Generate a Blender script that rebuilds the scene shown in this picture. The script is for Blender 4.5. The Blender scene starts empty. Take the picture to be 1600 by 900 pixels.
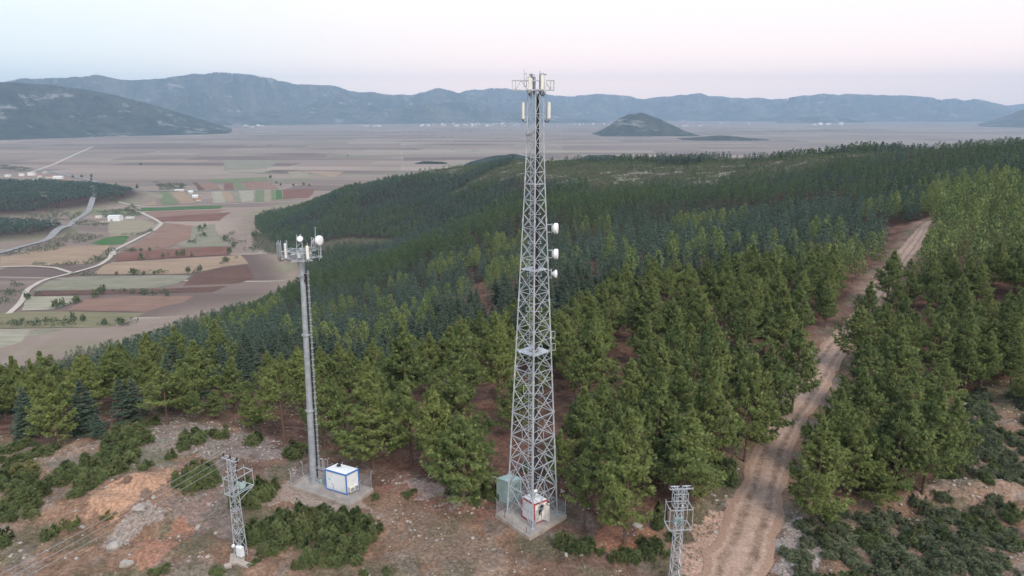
import bpy, math, random
import numpy as np
from mathutils import Vector, Matrix
random.seed(7); RNG = np.random.default_rng(11)
S = bpy.context.scene; COL = S.collection; D = bpy.data
PI = math.pi; R = math.radians
CAMZ = 40.0; FPX = 1067.0; PITCH = R(14.6); PLAIN = -160.0
CP, SP = math.cos(PITCH), math.sin(PITCH)

# ------------------------------------------------------------------ camera
cam = D.cameras.new('camera'); camo = D.objects.new('camera', cam); COL.objects.link(camo)
camo.location = (0, 0, CAMZ); camo.rotation_euler = (R(90) - PITCH, 0, 0)
cam.sensor_width = 36; cam.lens = 36 * FPX / 1600; cam.clip_start = 0.5; cam.clip_end = 60000
S.camera = camo
S.view_settings.view_transform = 'Standard'; S.view_settings.look = 'None'
S.view_settings.gamma = 1; S.view_settings.use_curve_mapping = False; S.view_settings.exposure = -0.03
S.render.resolution_x = 1024; S.render.resolution_y = 576
S.cycles.use_denoising = True
S.cycles.max_bounces = 5; S.cycles.diffuse_bounces = 2; S.cycles.glossy_bounces = 2
S.cycles.transmission_bounces = 2; S.cycles.volume_bounces = 0; S.cycles.transparent_max_bounces = 8
S.cycles.use_adaptive_sampling = False

def P(px, py, Y):
    """world point at forward distance Y that the photo shows at pixel px, py"""
    dep = PITCH + math.atan((py - 450) / FPX)
    h = Y * math.tan(dep); c = Y * CP + h * SP
    return Vector(((px - 800) / FPX * c, Y, CAMZ - h))
def proj(x, y, z):
    h = CAMZ - z; c = y * CP + h * SP
    return 800 + FPX * x / c, 450 + FPX * (h * CP - y * SP) / c

# ------------------------------------------------------------------ noise
_LAT = RNG.random((256, 256))
def vnoise(x, y):
    xi = np.floor(x).astype(np.int64); yi = np.floor(y).astype(np.int64)
    fx = x - xi; fy = y - yi; fx = fx * fx * (3 - 2 * fx); fy = fy * fy * (3 - 2 * fy)
    a = _LAT[xi & 255, yi & 255]; b = _LAT[(xi + 1) & 255, yi & 255]
    c = _LAT[xi & 255, (yi + 1) & 255]; d = _LAT[(xi + 1) & 255, (yi + 1) & 255]
    return (a * (1 - fx) + b * fx) * (1 - fy) + (c * (1 - fx) + d * fx) * fy
def fbm(x, y, o=4, seed=0):
    x = np.asarray(x, float) + seed * 17.3; y = np.asarray(y, float) + seed * 9.7
    s = 0; a = 0.5; t = 0
    for i in range(o):
        s = s + a * vnoise(x, y); t += a; a *= 0.5
        x = x * 2.03 + 5.1; y = y * 2.03 + 1.7
    return s / t
def sstep(a, b, x):
    t = np.clip((x - a) / (b - a), 0, 1); return t * t * (3 - 2 * t)

# ------------------------------------------------------------------ terrain heights
TAB = {
 -400: [(0,0),(60,0),(75,-1),(90,-6),(130,-24),(200,-60),(300,-104),(420,-148),(500,-160)],
 0:    [(0,0),(60,0),(75,0),(90,-3),(110,-11),(130,-20),(200,-56),(300,-100),(420,-145),(520,-160)],
 200:  [(0,0),(60,0),(82,0),(100,-5),(130,-14),(170,-26),(220,-41),(300,-76),(420,-122),(560,-158),(620,-160)],
 400:  [(0,0),(75,0),(100,-6),(150,-20),(200,-32),(250,-43),(350,-64),(500,-112),(660,-157),(720,-160),(2000,-160)],
 455:  [(0,0),(75,0),(100,-6),(150,-20),(250,-42),(360,-60),(520,-106),(640,-152),(720,-160),(1000,-160),(1080,-152),(1150,-138),(1230,-136),(1300,-150),(1450,-160)],
 500:  [(0,0),(75,0),(100,-6),(150,-20),(250,-40),(380,-55),(550,-97),(700,-146),(800,-152),(900,-146),(1000,-120),(1100,-98),(1200,-105),(1500,-160)],
 600:  [(0,0),(75,0),(100,-5),(150,-20),(250,-39),(400,-50),(550,-86),(750,-116),(850,-116),(950,-88),(1050,-62),(1200,-75),(1500,-160)],
 700:  [(0,0),(75,0),(100,-3),(150,-14),(250,-28),(420,-35),(560,-70),(700,-88),(850,-66),(1050,-49),(1200,-62),(1500,-160)],
 800:  [(0,0),(75,0),(100,-2),(150,-10),(250,-22),(350,-25),(420,-22),(460,-24),(560,-46),(640,-47),(750,-32),(900,-24),(1000,-26),(1150,-45),(1500,-160)],
 1000: [(0,0),(75,0),(150,-3),(200,-9),(330,-16),(430,-14),(560,-31),(650,-27),(750,-14),(850,-18),(1000,-50),(1400,-160)],
 1200: [(0,0),(75,0),(150,0),(200,-4),(300,-8),(400,-8),(500,-20),(580,-13),(650,-4),(750,-10),(900,-40),(1300,-160)],
 1400: [(0,0),(75,0),(220,0),(270,-4),(400,-4),(500,0),(600,4),(700,0),(850,-30),(1300,-160)],
 1500: [(0,0),(75,0),(110,0),(150,4),(200,7),(250,4),(400,2),(550,8),(650,6),(800,-20),(1300,-160)],
 1600: [(0,0),(75,0),(100,0),(130,4),(180,12),(240,12),(320,6),(420,7),(550,11),(650,8),(800,-20),(1300,-160)],
 2000: [(0,0),(75,1),(130,8),(200,16),(550,16),(700,8),(1300,-160)],
}
_ks = sorted(TAB)
_colth = np.array([math.atan((k - 800) / FPX) for k in _ks])
_LY = np.linspace(math.log(20), math.log(2200), 260)
_rows = np.array([np.interp(np.exp(_LY), [a for a, b in TAB[k]], [b for a, b in TAB[k]]) for k in _ks])
_TH = np.linspace(-0.9, 0.9, 240)
_G = np.array([np.interp(_TH, _colth, _rows[:, j]) for j in range(len(_LY))]).T
def _blur(A, ax, s):
    k = np.exp(-0.5 * (np.arange(-3 * s, 3 * s + 1) / s) ** 2); k /= k.sum()
    pad = [(0, 0), (0, 0)]; pad[ax] = (3 * s, 3 * s); B = np.pad(A, pad, mode='edge')
    return np.apply_along_axis(lambda v: np.convolve(v, k, 'valid'), ax, B)
_G = _blur(_blur(_G, 0, 5), 1, 3)
def road_pts(): return []
def zbase(x, y):
    x = np.asarray(x, float); y = np.asarray(y, float)
    th = np.arctan2(x, y); r = np.hypot(x, y)
    thc = np.clip(th, -0.9, 0.9)
    Ye = r * np.cos(np.clip(th, -0.86, 0.86))
    a = (thc + 0.9) / 1.8 * 239; b = (np.log(np.maximum(Ye, 20)) - _LY[0]) / (_LY[-1] - _LY[0]) * 259
    b = np.clip(b, 0, 258.999); a = np.clip(a, 0, 238.999)
    ai = a.astype(int); bi = b.astype(int); fa = a - ai; fb = b - bi
    z = (_G[ai, bi] * (1 - fa) + _G[ai + 1, bi] * fa) * (1 - fb) + (_G[ai, bi + 1] * (1 - fa) + _G[ai + 1, bi + 1] * fa) * fb
    z = np.where(Ye > 1600, PLAIN, z)
    # low wooded rises out on the plain
    for (cx, cy, rx, ry, h) in RISES:
        z = z + h * np.exp(-(((x - cx) / rx) ** 2 + ((y - cy) / ry) ** 2) ** 4)
    return z
RISES = [(-1200, 1500, 330, 300, 26), (-930, 1115, 190, 95, 14)]
def mk_road():
    pts = [(1105,960,5.8),(1142,900,5.6),(1168,840,5.2),(1187,780,4.6),(1207,700,4.3),(1240,640,4.6),(1275,590,4.8),(1307,540,4.2),(1343,500,3.8),
           (1372,466,4.0),(1384,440,4.4),(1408,412,5.0),(1428,388,5.4),(1437,370,4.2),(1442,360,3.0),(1450,352,2.0)]
    out = []
    for px, py, w in pts:
        Yd = CAMZ / math.tan(PITCH + math.atan((py - 450) / FPX)); p = P(px, py, Yd); out.append((p.x, p.y, w))
    return out
ROAD = mk_road()
def polydist(x, y, pts):
    d = np.full(np.shape(x), 1e9)
    for (ax, ay), (bx, by) in zip(pts[:-1], pts[1:]):
        vx, vy = bx - ax, by - ay; t = np.clip(((x - ax) * vx + (y - ay) * vy) / (vx * vx + vy * vy), 0, 1)
        d = np.minimum(d, np.hypot(x - ax - t * vx, y - ay - t * vy))
    return d
ROADXY = [(a, b) for a, b, c in ROAD]
# flat places under the two compounds and the pylons
PADS = [(2.0, 61.3, 5.6, 4.0), (-0.3, 64.0, 2.5, 2.0), (-19.6, 66.2, 6.0, 4.0), (-25.0, 55.0, 1.8, 2.0)]
# hand-made bumps: (px,py) on flat ground -> x,y, radius x, y, height
BUMPS = []
def _fl(px, py):
    Yd = CAMZ / math.tan(PITCH + math.atan((py - 450) / FPX)); p = P(px, py, Yd); return p.x, p.y
for px, py, rx, ry, h in [(215,770,4.5,2.2,1.3),(250,745,3.0,2.0,.8),(170,800,5,1.6,.7),(205,835,4,1.2,-.9),(300,815,2.5,4,-.6),(255,850,3,3,.5),
                          (60,800,6,3,.6),(330,880,4,2,.5),(560,690,5,2,.4),(1010,800,3,2.2,-.5),(985,860,3,2,.3),(905,800,2.5,1.5,.35),(1100,790,3,3,.6),
                          (690,760,9,1.2,.5),(760,790,4,1.0,.5),(1300,860,4,3,.5),(1400,790,8,2,-.5),(1500,770,10,1.5,.7),(1560,830,8,2,-.6),(1350,830,5,2,.4)]:
    bx, by = _fl(px, py); BUMPS.append((bx, by, rx, ry, h))
def zg(x, y):
    x = np.asarray(x, float); y = np.asarray(y, float)
    z = zbase(x, y); r = np.hypot(x, y)
    near = 1 - sstep(150, 400, r)
    fl = sstep(3.0, 7.0, polydist(x, y, ROADXY))
    for cx, cy, a, b in PADS:
        fl = fl * sstep(0.9, 1.5, np.hypot((x - cx) / a, (y - cy) / b))
    n = (fbm(x / 9, y / 9, 4, 1) - .5) * 1.5 + (fbm(x / 1.7, y / 1.7, 3, 2) - .5) * .32
    for bx, by, rx, ry, h in BUMPS:
        n = n + 1.5 * h * np.exp(-((x - bx) / rx) ** 2 - ((y - by) / ry) ** 2)
    hill = sstep(-156, -140, z)
    far = (fbm(x / 70, y / 70, 4, 3) - .5) * 14 * sstep(120, 420, r) * hill
    return z + n * near * fl + far
def hit(px, py):
    """where the photo's pixel meets the ground"""
    Ys = np.exp(np.linspace(math.log(42), math.log(6000), 1500))
    dep = PITCH + math.atan((py - 450) / FPX); h = Ys * math.tan(dep); c = Ys * CP + h * SP
    X = (px - 800) / FPX * c; zr = CAMZ - h; zt = zg(X, Ys)
    k = np.argmax(zr < zt)
    if zr[k] >= zt[k]: k = len(Ys) - 1
    return float(X[k]), float(Ys[k]), float(zt[k])

# ------------------------------------------------------------------ mesh helpers
def mesh(name, V, F, mats=None, col=None, smooth=False, mi=None, nrm=None):
    V = np.asarray(V, np.float32).reshape(-1, 3); me = D.meshes.new(name)
    if isinstance(F, np.ndarray):
        n, k = F.shape
        me.vertices.add(len(V)); me.vertices.foreach_set('co', V.ravel())
        me.loops.add(n * k); me.loops.foreach_set('vertex_index', F.astype(np.int32).ravel())
        me.polygons.add(n); me.polygons.foreach_set('loop_start', np.arange(0, n * k, k, dtype=np.int32))
        me.polygons.foreach_set('loop_total', np.full(n, k, np.int32))
    else:
        me.from_pydata(V.tolist(), [], F)
    if mi is not None: me.polygons.foreach_set('material_index', np.asarray(mi, np.int32))
    if smooth: me.polygons.foreach_set('use_smooth', np.ones(len(me.polygons), bool))
    if col is not None:
        a = me.color_attributes.new('col', 'FLOAT_COLOR', 'POINT'); c = np.ones((len(V), 4), np.float32); c[:, :col.shape[1]] = col
        a.data.foreach_set('color', c.ravel())
    if nrm is not None:
        a = me.attributes.new('soft_normal', 'FLOAT_VECTOR', 'POINT'); a.data.foreach_set('vector', np.ascontiguousarray(nrm, np.float32).ravel())
    for m in (mats if isinstance(mats, (list, tuple)) else [mats]) if mats else []: me.materials.append(m)
    me.update(calc_edges=True); me.validate()
    return me
def link(name, me, parent=None, loc=None):
    o = D.objects.new(name, me); COL.objects.link(o)
    if parent is not None: o.parent = parent
    if loc is not None: o.location = loc
    return o
def tag(o, label, cat, group=None, kind=None):
    o['label'] = label; o['category'] = cat
    if group: o['group'] = group
    if kind: o['kind'] = kind
    return o
def struct(name, me, kind='structure'):
    o = link(name, me); o['kind'] = kind; return o
def thing(name, label, cat, loc, rz=0, group=None):
    o = D.objects.new(name, None); COL.objects.link(o); o.location = loc; o.rotation_euler = (0, 0, rz); o.empty_display_size = .5
    return tag(o, label, cat, group)

class MB:
    def __init__(s): s.V = []; s.F = []
    def add(s, vs, fs):
        n = len(s.V); s.V += [tuple(v) for v in vs]; s.F += [tuple(i + n for i in f) for f in fs]; return s
    def box(s, c, d, rz=0, M=None):
        hx, hy, hz = d[0] / 2, d[1] / 2, d[2] / 2
        vs = [Vector((x, y, z)) for z in (-hz, hz) for x, y in ((-hx, -hy), (hx, -hy), (hx, hy), (-hx, hy))]
        m = Matrix.Rotation(rz, 3, 'Z') if M is None else M
        return s.add([m @ v + Vector(c) for v in vs], [(3,2,1,0),(4,5,6,7),(0,1,5,4),(1,2,6,5),(2,3,7,6),(3,0,4,7)])
    def bar(s, p, q, w, h=None, n=4):
        p = Vector(p); q = Vector(q); a = q - p
        if a.length < 1e-6: return s
        a.normalize(); u = a.cross(Vector((0, 0, 1)))
        if u.length < 1e-3: u = Vector((1, 0, 0))
        u.normalize(); v = a.cross(u); h = h or w
        vs = []
        for e in (p, q):
            for k in range(n):
                t = 2 * PI * (k + .5) / n; f = 1 / math.cos(PI / n) if n == 4 else 1
                vs.append(e + u * math.cos(t) * w / 2 * f + v * math.sin(t) * h / 2 * f)
        fs = [tuple(range(n))[::-1], tuple(range(n, 2 * n))] + [(k, (k + 1) % n, n + (k + 1) % n, n + k) for k in range(n)]
        return s.add(vs, fs)
    def tube(s, pts, rad, n=8, cap=True):
        pts = [Vector(p) for p in pts]; m = len(pts); rr = rad if isinstance(rad, (list, tuple)) else [rad] * m
        base = len(s.V); up = Vector((0.3, 0.1, 1))
        for i, p in enumerate(pts):
            a = (pts[min(i + 1, m - 1)] - pts[max(i - 1, 0)]).normalized(); u = a.cross(up)
            if u.length < 1e-3: u = a.cross(Vector((1, 0, 0)))
            u.normalize(); v = a.cross(u)
            for k in range(n):
                t = 2 * PI * k / n; s.V.append(tuple(p + (u * math.cos(t) + v * math.sin(t)) * rr[i]))
        for i in range(m - 1):
            for k in range(n):
                s.F.append((base + i * n + k, base + i * n + (k + 1) % n, base + (i + 1) * n + (k + 1) % n, base + (i + 1) * n + k))
        if cap:
            s.F.append(tuple(base + k for k in range(n))[::-1]); s.F.append(tuple(base + (m - 1) * n + k for k in range(n)))
        return s
    def lathe(s, prof, c, axis=(0, 0, 1), n=20):
        """prof: (radius, along)"""
        a = Vector(axis).normalized(); u = a.cross(Vector((0.01, 0.02, 1)))
        if u.length < 0.1: u = a.cross(Vector((1, 0, 0)))
        u.normalize(); v = a.cross(u); base = len(s.V)
        for r_, t_ in prof:
            for k in range(n):
                t = 2 * PI * k / n; s.V.append(tuple(Vector(c) + a * t_ + (u * math.cos(t) + v * math.sin(t)) * max(r_, 1e-4)))
        for i in range(len(prof) - 1):
            for k in range(n):
                s.F.append((base + i * n + k, base + i * n + (k + 1) % n, base + (i + 1) * n + (k + 1) % n, base + (i + 1) * n + k))
        return s
    def build(s, name, m, parent=None, smooth=False, label=None, bevel=0):
        me = mesh(name, s.V, s.F, m, smooth=smooth); o = link(name, me, parent)
        if label: o['label'] = label
        if bevel:
            b = o.modifiers.new('b', 'BEVEL'); b.width = bevel; b.segments = 2; b.limit_method = 'ANGLE'
        if smooth and s.F:
            try: me.set_sharp_from_angle(angle=R(40))
            except Exception: pass
        return o

# ------------------------------------------------------------------ materials
class NT:
    def __init__(s, name):
        s.m = D.materials.new(name); s.m.use_nodes = True; s.t = s.m.node_tree; s.n = s.t.nodes
        s.b = s.n['Principled BSDF']; s.b.inputs['Specular IOR Level'].default_value = .3
    def new(s, typ, **kw):
        x = s.n.new(typ)
        for k, v in kw.items(): setattr(x, k, v)
        return x
    def l(s, a, b): s.t.links.new(a, b)
    def noise(s, scale, detail=4, vec=None, rough=.6):
        x = s.new('ShaderNodeTexNoise'); x.inputs['Scale'].default_value = scale; x.inputs['Detail'].default_value = detail; x.inputs['Roughness'].default_value = rough
        if vec is not None: s.l(vec, x.inputs['Vector'])
        return x.outputs['Fac']
    def ramp(s, fac, stops):
        x = s.new('ShaderNodeValToRGB'); e = x.color_ramp.elements
        while len(e) < len(stops): e.new(.5)
        for i, (p, c) in enumerate(stops): e[i].position = p; e[i].color = (*c, 1) if len(c) == 3 else c
        s.l(fac, x.inputs[0]); return x.outputs[0]
    def mix(s, fac, a, b, mode='MIX'):
        x = s.new('ShaderNodeMix', data_type='RGBA', blend_type=mode)
        for inp, v in ((x.inputs[0], fac), (x.inputs[6], a), (x.inputs[7], b)):
            if hasattr(v, 'links'): s.l(v, inp)
            elif isinstance(v, tuple): inp.default_value = (*v, 1)
            else: inp.default_value = v
        return x.outputs[2]
    def math(s, op, a, b=0.0, clamp=False):
        x = s.new('ShaderNodeMath', operation=op); x.use_clamp = clamp
        for inp, v in ((x.inputs[0], a), (x.inputs[1], b)):
            if hasattr(v, 'links'): s.l(v, inp)
            else: inp.default_value = v
        return x.outputs[0]
    def bump(s, h, strength=.5, dist=.1):
        x = s.new('ShaderNodeBump'); x.inputs['Strength'].default_value = strength; x.inputs['Distance'].default_value = dist
        s.l(h, x.inputs['Height']); s.l(x.outputs[0], s.b.inputs['Normal'])
    def pos(s): return s.new('ShaderNodeNewGeometry').outputs['Position']
    def obj(s): return s.new('ShaderNodeTexCoord').outputs['Object']
    def attr(s): x = s.new('ShaderNodeVertexColor'); x.layer_name = 'col'; return x.outputs['Color']
def simple(name, c, rough=.6, metal=0, var=.15, scale=6, c2=None, bump=0, dirt=None):
    t = NT(name); v = t.obj(); n = t.noise(scale, 5, v)
    c2 = c2 or tuple(k * (1 - var * 2) for k in c)
    base = t.ramp(n, [(.3, c2), (.65, c)])
    if dirt:
        n2 = t.noise(scale * .35, 6, v, .7); base = t.mix(t.ramp(n2, [(.5, (0, 0, 0)), (.72, (1, 1, 1))]), base, dirt)
    t.l(base, t.b.inputs['Base Color']); t.b.inputs['Roughness'].default_value = rough; t.b.inputs['Metallic'].default_value = metal
    if bump: t.bump(t.noise(scale * 8, 4, v), bump, .02)
    return t.m
M = {}
M['galv'] = simple('galvanised_steel', (.50, .54, .58), .5, .35, .18, 1.2)
M['galv_pole'] = simple('weathered_galvanised_pole', (.42, .46, .50), .55, .3, .2, 2.0, dirt=(.30, .33, .36))
M['white'] = simple('white_antenna_plastic', (.78, .79, .80), .45, 0, .04, 3)
M['cream'] = simple('cream_antenna_plastic', (.74, .73, .66), .5, 0, .05, 3)
M['grey'] = simple('grey_equipment', (.30, .32, .34), .6, 0, .15, 5)
M['dark'] = simple('dark_rubber_and_doorway_shade', (.03, .03, .035), .7, 0, .2, 8)
M['blue'] = simple('blue_painted_trim', (.05, .18, .48), .5, 0, .1, 4)
M['red'] = simple('red_painted_trim', (.42, .05, .07), .5, 0, .12, 4)
M['teal'] = simple('pale_teal_paint', (.40, .54, .53), .55, 0, .1, 1.5, dirt=(.25, .35, .34))
M['panelwhite'] = simple('white_panel_paint', (.72, .74, .76), .5, 0, .05, 2, dirt=(.60, .60, .58))
M['warmwhite'] = simple('warm_white_paint_and_glow', (.78, .74, .68), .5, 0, .05, 2)
M['concrete'] = simple('weathered_concrete', (.40, .35, .31), .9, 0, .15, 1.3, dirt=(.24, .19, .16), bump=.4)
M['insul'] = simple('brown_ceramic_insulator', (.06, .035, .03), .3, 0, .1, 8)
M['wood'] = simple('pine_bark', (.17, .115, .085), .9, 0, .25, 9, bump=.8)
M['rock'] = simple('pale_limestone', (.38, .35, .32), .9, 0, .2, 2.5, dirt=(.28, .22, .18), bump=.6)
M['bld'] = simple('whitewashed_wall', (.72, .70, .66), .8, 0, .06, .5)
M['bldc'] = simple('cream_wall', (.55, .50, .43), .8, 0, .06, .5)
M['tile'] = simple('red_roof_tile', (.34, .13, .08), .85, 0, .15, 1)
M['glass'] = simple('dark_window', (.05, .06, .07), .2, 0, .1, 3)
M['steelroof'] = simple('pale_sheet_roof', (.62, .64, .66), .5, 0, .08, .6)
def leaf(name, c0, c1, c2, trans=.25):
    t = NT(name); a = t.attr(); sep = t.new('ShaderNodeSeparateColor'); t.l(a, sep.inputs[0])
    oi = t.new('ShaderNodeObjectInfo'); r = t.math('FRACT', t.math('ADD', oi.outputs['Random'], sep.outputs[1]))
    tree = t.mix(r, c0, c1)
    base = t.mix(t.math('MULTIPLY', sep.outputs[0], .75), tree, c2)
    na = t.new('ShaderNodeAttribute'); na.attribute_name = 'soft_normal'; vt = t.new('ShaderNodeVectorTransform'); vt.vector_type = 'NORMAL'; vt.convert_from = 'OBJECT'; vt.convert_to = 'WORLD'; t.l(na.outputs['Vector'], vt.inputs[0]); ge = t.new('ShaderNodeNewGeometry'); s1 = t.new('ShaderNodeVectorMath', operation='SCALE'); t.l(ge.outputs['Normal'], s1.inputs[0]); s1.inputs[3].default_value = .65; s2 = t.new('ShaderNodeVectorMath', operation='ADD'); t.l(vt.outputs[0], s2.inputs[0]); t.l(s1.outputs[0], s2.inputs[1]); s3 = t.new('ShaderNodeVectorMath', operation='NORMALIZE'); t.l(s2.outputs[0], s3.inputs[0]); t.l(s3.outputs[0], t.b.inputs['Normal'])
    dead = t.ramp(sep.outputs[2], [(.955, (0, 0, 0)), (.99, (1, 1, 1))])
    base = t.mix(dead, base, (.17, .12, .07))
    t.l(base, t.b.inputs['Base Color']); t.b.inputs['Roughness'].default_value = .65; t.b.inputs['Specular IOR Level'].default_value = .2
    tr = t.new('ShaderNodeBsdfTranslucent'); t.l(base, tr.inputs[0]); mx = t.new('ShaderNodeMixShader'); mx.inputs[0].default_value = trans
    t.l(t.b.outputs[0], mx.inputs[1]); t.l(tr.outputs[0], mx.inputs[2]); t.l(mx.outputs[0], t.n['Material Output'].inputs[0])
    return t.m
M['pine'] = leaf('pine_needles', (.050, .088, .029), (.122, .156, .044), (.35, .41, .135), .05)
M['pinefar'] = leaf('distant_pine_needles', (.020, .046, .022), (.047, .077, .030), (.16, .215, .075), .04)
M['cedar'] = leaf('cedar_needles', (.024, .050, .034), (.054, .084, .058), (.20, .27, .195), .04)
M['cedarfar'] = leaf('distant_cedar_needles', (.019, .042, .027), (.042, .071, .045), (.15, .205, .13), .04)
M['shrub'] = leaf('shrub_leaves', (.036, .060, .023), (.072, .097, .036), (.19, .23, .085), .06)
M['shrubgrey'] = leaf('grey_green_scrub_leaves', (.050, .074, .039), (.096, .115, .064), (.22, .25, .14), .07)
M['olive'] = leaf('yellowing_leaves', (.15, .16, .05), (.18, .17, .07), (.24, .23, .10), .25)

# ------------------------------------------------------------------ world
def sky():
    w = D.worlds.new('World'); S.world = w; w.use_nodes = True; t = w.node_tree; n = t.nodes; L = t.links
    bg = n['Background']; bg.inputs[1].default_value = 0.1
    ns = n.new('ShaderNodeTexSky'); ns.sky_type = 'NISHITA'; ns.sun_disc = False; ns.sun_elevation = SUN_EL; ns.sun_rotation = SUN_ROT
    ns.altitude = 1100; ns.air_density = 1.0; ns.dust_density = 1.2; ns.ozone_density = 1.5
    tc = n.new('ShaderNodeTexCoord'); sp = n.new('ShaderNodeSeparateXYZ'); L.new(tc.outputs['Generated'], sp.inputs[0])
    def ramp(src, stops):
        r = n.new('ShaderNodeValToRGB'); e = r.color_ramp.elements
        while len(e) < len(stops): e.new(.5)
        for i, (p, c) in enumerate(stops): e[i].position = p; e[i].color = (*c, 1)
        L.new(src, r.inputs[0]); return r.outputs[0]
    A = ramp(sp.outputs[2], SKY_C); B = ramp(sp.outputs[2], SKY_L)
    # azimuth: -x (left) is cyan, centre and right pinkish
    mr = n.new('ShaderNodeMapRange'); mr.inputs[1].default_value = -0.66; mr.inputs[2].default_value = 0.02; mr.interpolation_type = 'SMOOTHSTEP'
    L.new(sp.outputs[0], mr.inputs[0])
    mx = n.new('ShaderNodeMix'); mx.data_type = 'RGBA'; L.new(mr.outputs[0], mx.inputs[0]); L.new(B, mx.inputs[6]); L.new(A, mx.inputs[7])
    sc = n.new('ShaderNodeVectorMath'); sc.operation = 'SCALE'; L.new(mx.outputs[2], sc.inputs[0]); sc.inputs[3].default_value = 14.0
    m2 = n.new('ShaderNodeMix'); m2.data_type = 'RGBA'; m2.inputs[0].default_value = .94
    L.new(ns.outputs[0], m2.inputs[6]); L.new(sc.outputs[0], m2.inputs[7]); L.new(m2.outputs[2], bg.inputs[0])
    s = D.lights.new('sun', 'SUN'); s.energy = SUN_E; s.angle = R(22); s.color = (1.0, .90, .80)
    so = D.objects.new('sun', s); COL.objects.link(so)
    d = Vector((math.sin(SUN_ROT) * math.cos(SUN_EL), math.cos(SUN_ROT) * math.cos(SUN_EL), math.sin(SUN_EL)))
    so.rotation_euler = d.to_track_quat('Z', 'Y').to_euler(); so.location = (30, -30, 90)
SUN_EL = R(44); SUN_ROT = R(152); SUN_E = 3.3
SKY_C = [(0.0, (1.42, 1.06, .90)), (.035, (1.58, 1.13, .92)), (.09, (1.20, .99, .88)), (.20, (.93, .91, .90)), (.5, (.84, .87, .92)), (1.0, (.55, .72, 1.0))]
SKY_L = [(0.0, (.98, 1.03, .98)), (.035, (1.02, 1.06, .97)), (.10, (.90, .96, .93)), (.20, (.89, .94, .94)), (.5, (.82, .88, .95)), (1.0, (.55, .72, 1.0))]
sky()

# ------------------------------------------------------------------ ground sheet
def in_px(px, py, poly):
    """points in polygon, numpy"""
    c = np.zeros(np.shape(px), bool); n = len(poly)
    for i in range(n):
        x1, y1 = poly[i]; x2, y2 = poly[(i + 1) % n]
        if y1 == y2: continue
        t = ((y1 > py) != (y2 > py)) & (px < (x2 - x1) * (py - y1) / (y2 - y1) + x1); c ^= t
    return c
FRONT = [(-400,690),(0,692),(60,700),(130,690),(200,664),(290,655),(380,676),(450,700),(520,712),(590,738),(650,745),(700,765),(740,775),(800,770),(830,768),(890,782),(930,815),(990,845),(1020,800),(1085,790),(1130,765),(1160,735),(1230,700),(1255,790),(1330,785),(1400,785),(1470,755),(1500,700),(1508,640),(1530,606),(1600,600),(2000,600)]
def frontpy(px): return np.interp(px, [a for a, b in FRONT], [b for a, b in FRONT])
def pxpy(x, y, z):
    h = CAMZ - z; c = np.maximum(y * CP + h * SP, 1e-3)
    return 800 + FPX * x / c, 450 + FPX * (h * CP - y * SP) / c
def scrubhill(x, y, z, px, py):
    m = sstep(0.43, .56, fbm(x / 120, y / 90, 3, 8) + .23 * sstep(300, 270, py) - .1)
    return (y > 560) * (px > 520) * sstep(312, 285, py + 12 * (fbm(x / 60, y / 60, 2, 4) - .5)) * m * sstep(-135, -110, z)
VALLEY = [(475,384),(540,372),(625,374),(600,384),(540,388),(480,398)]
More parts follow.
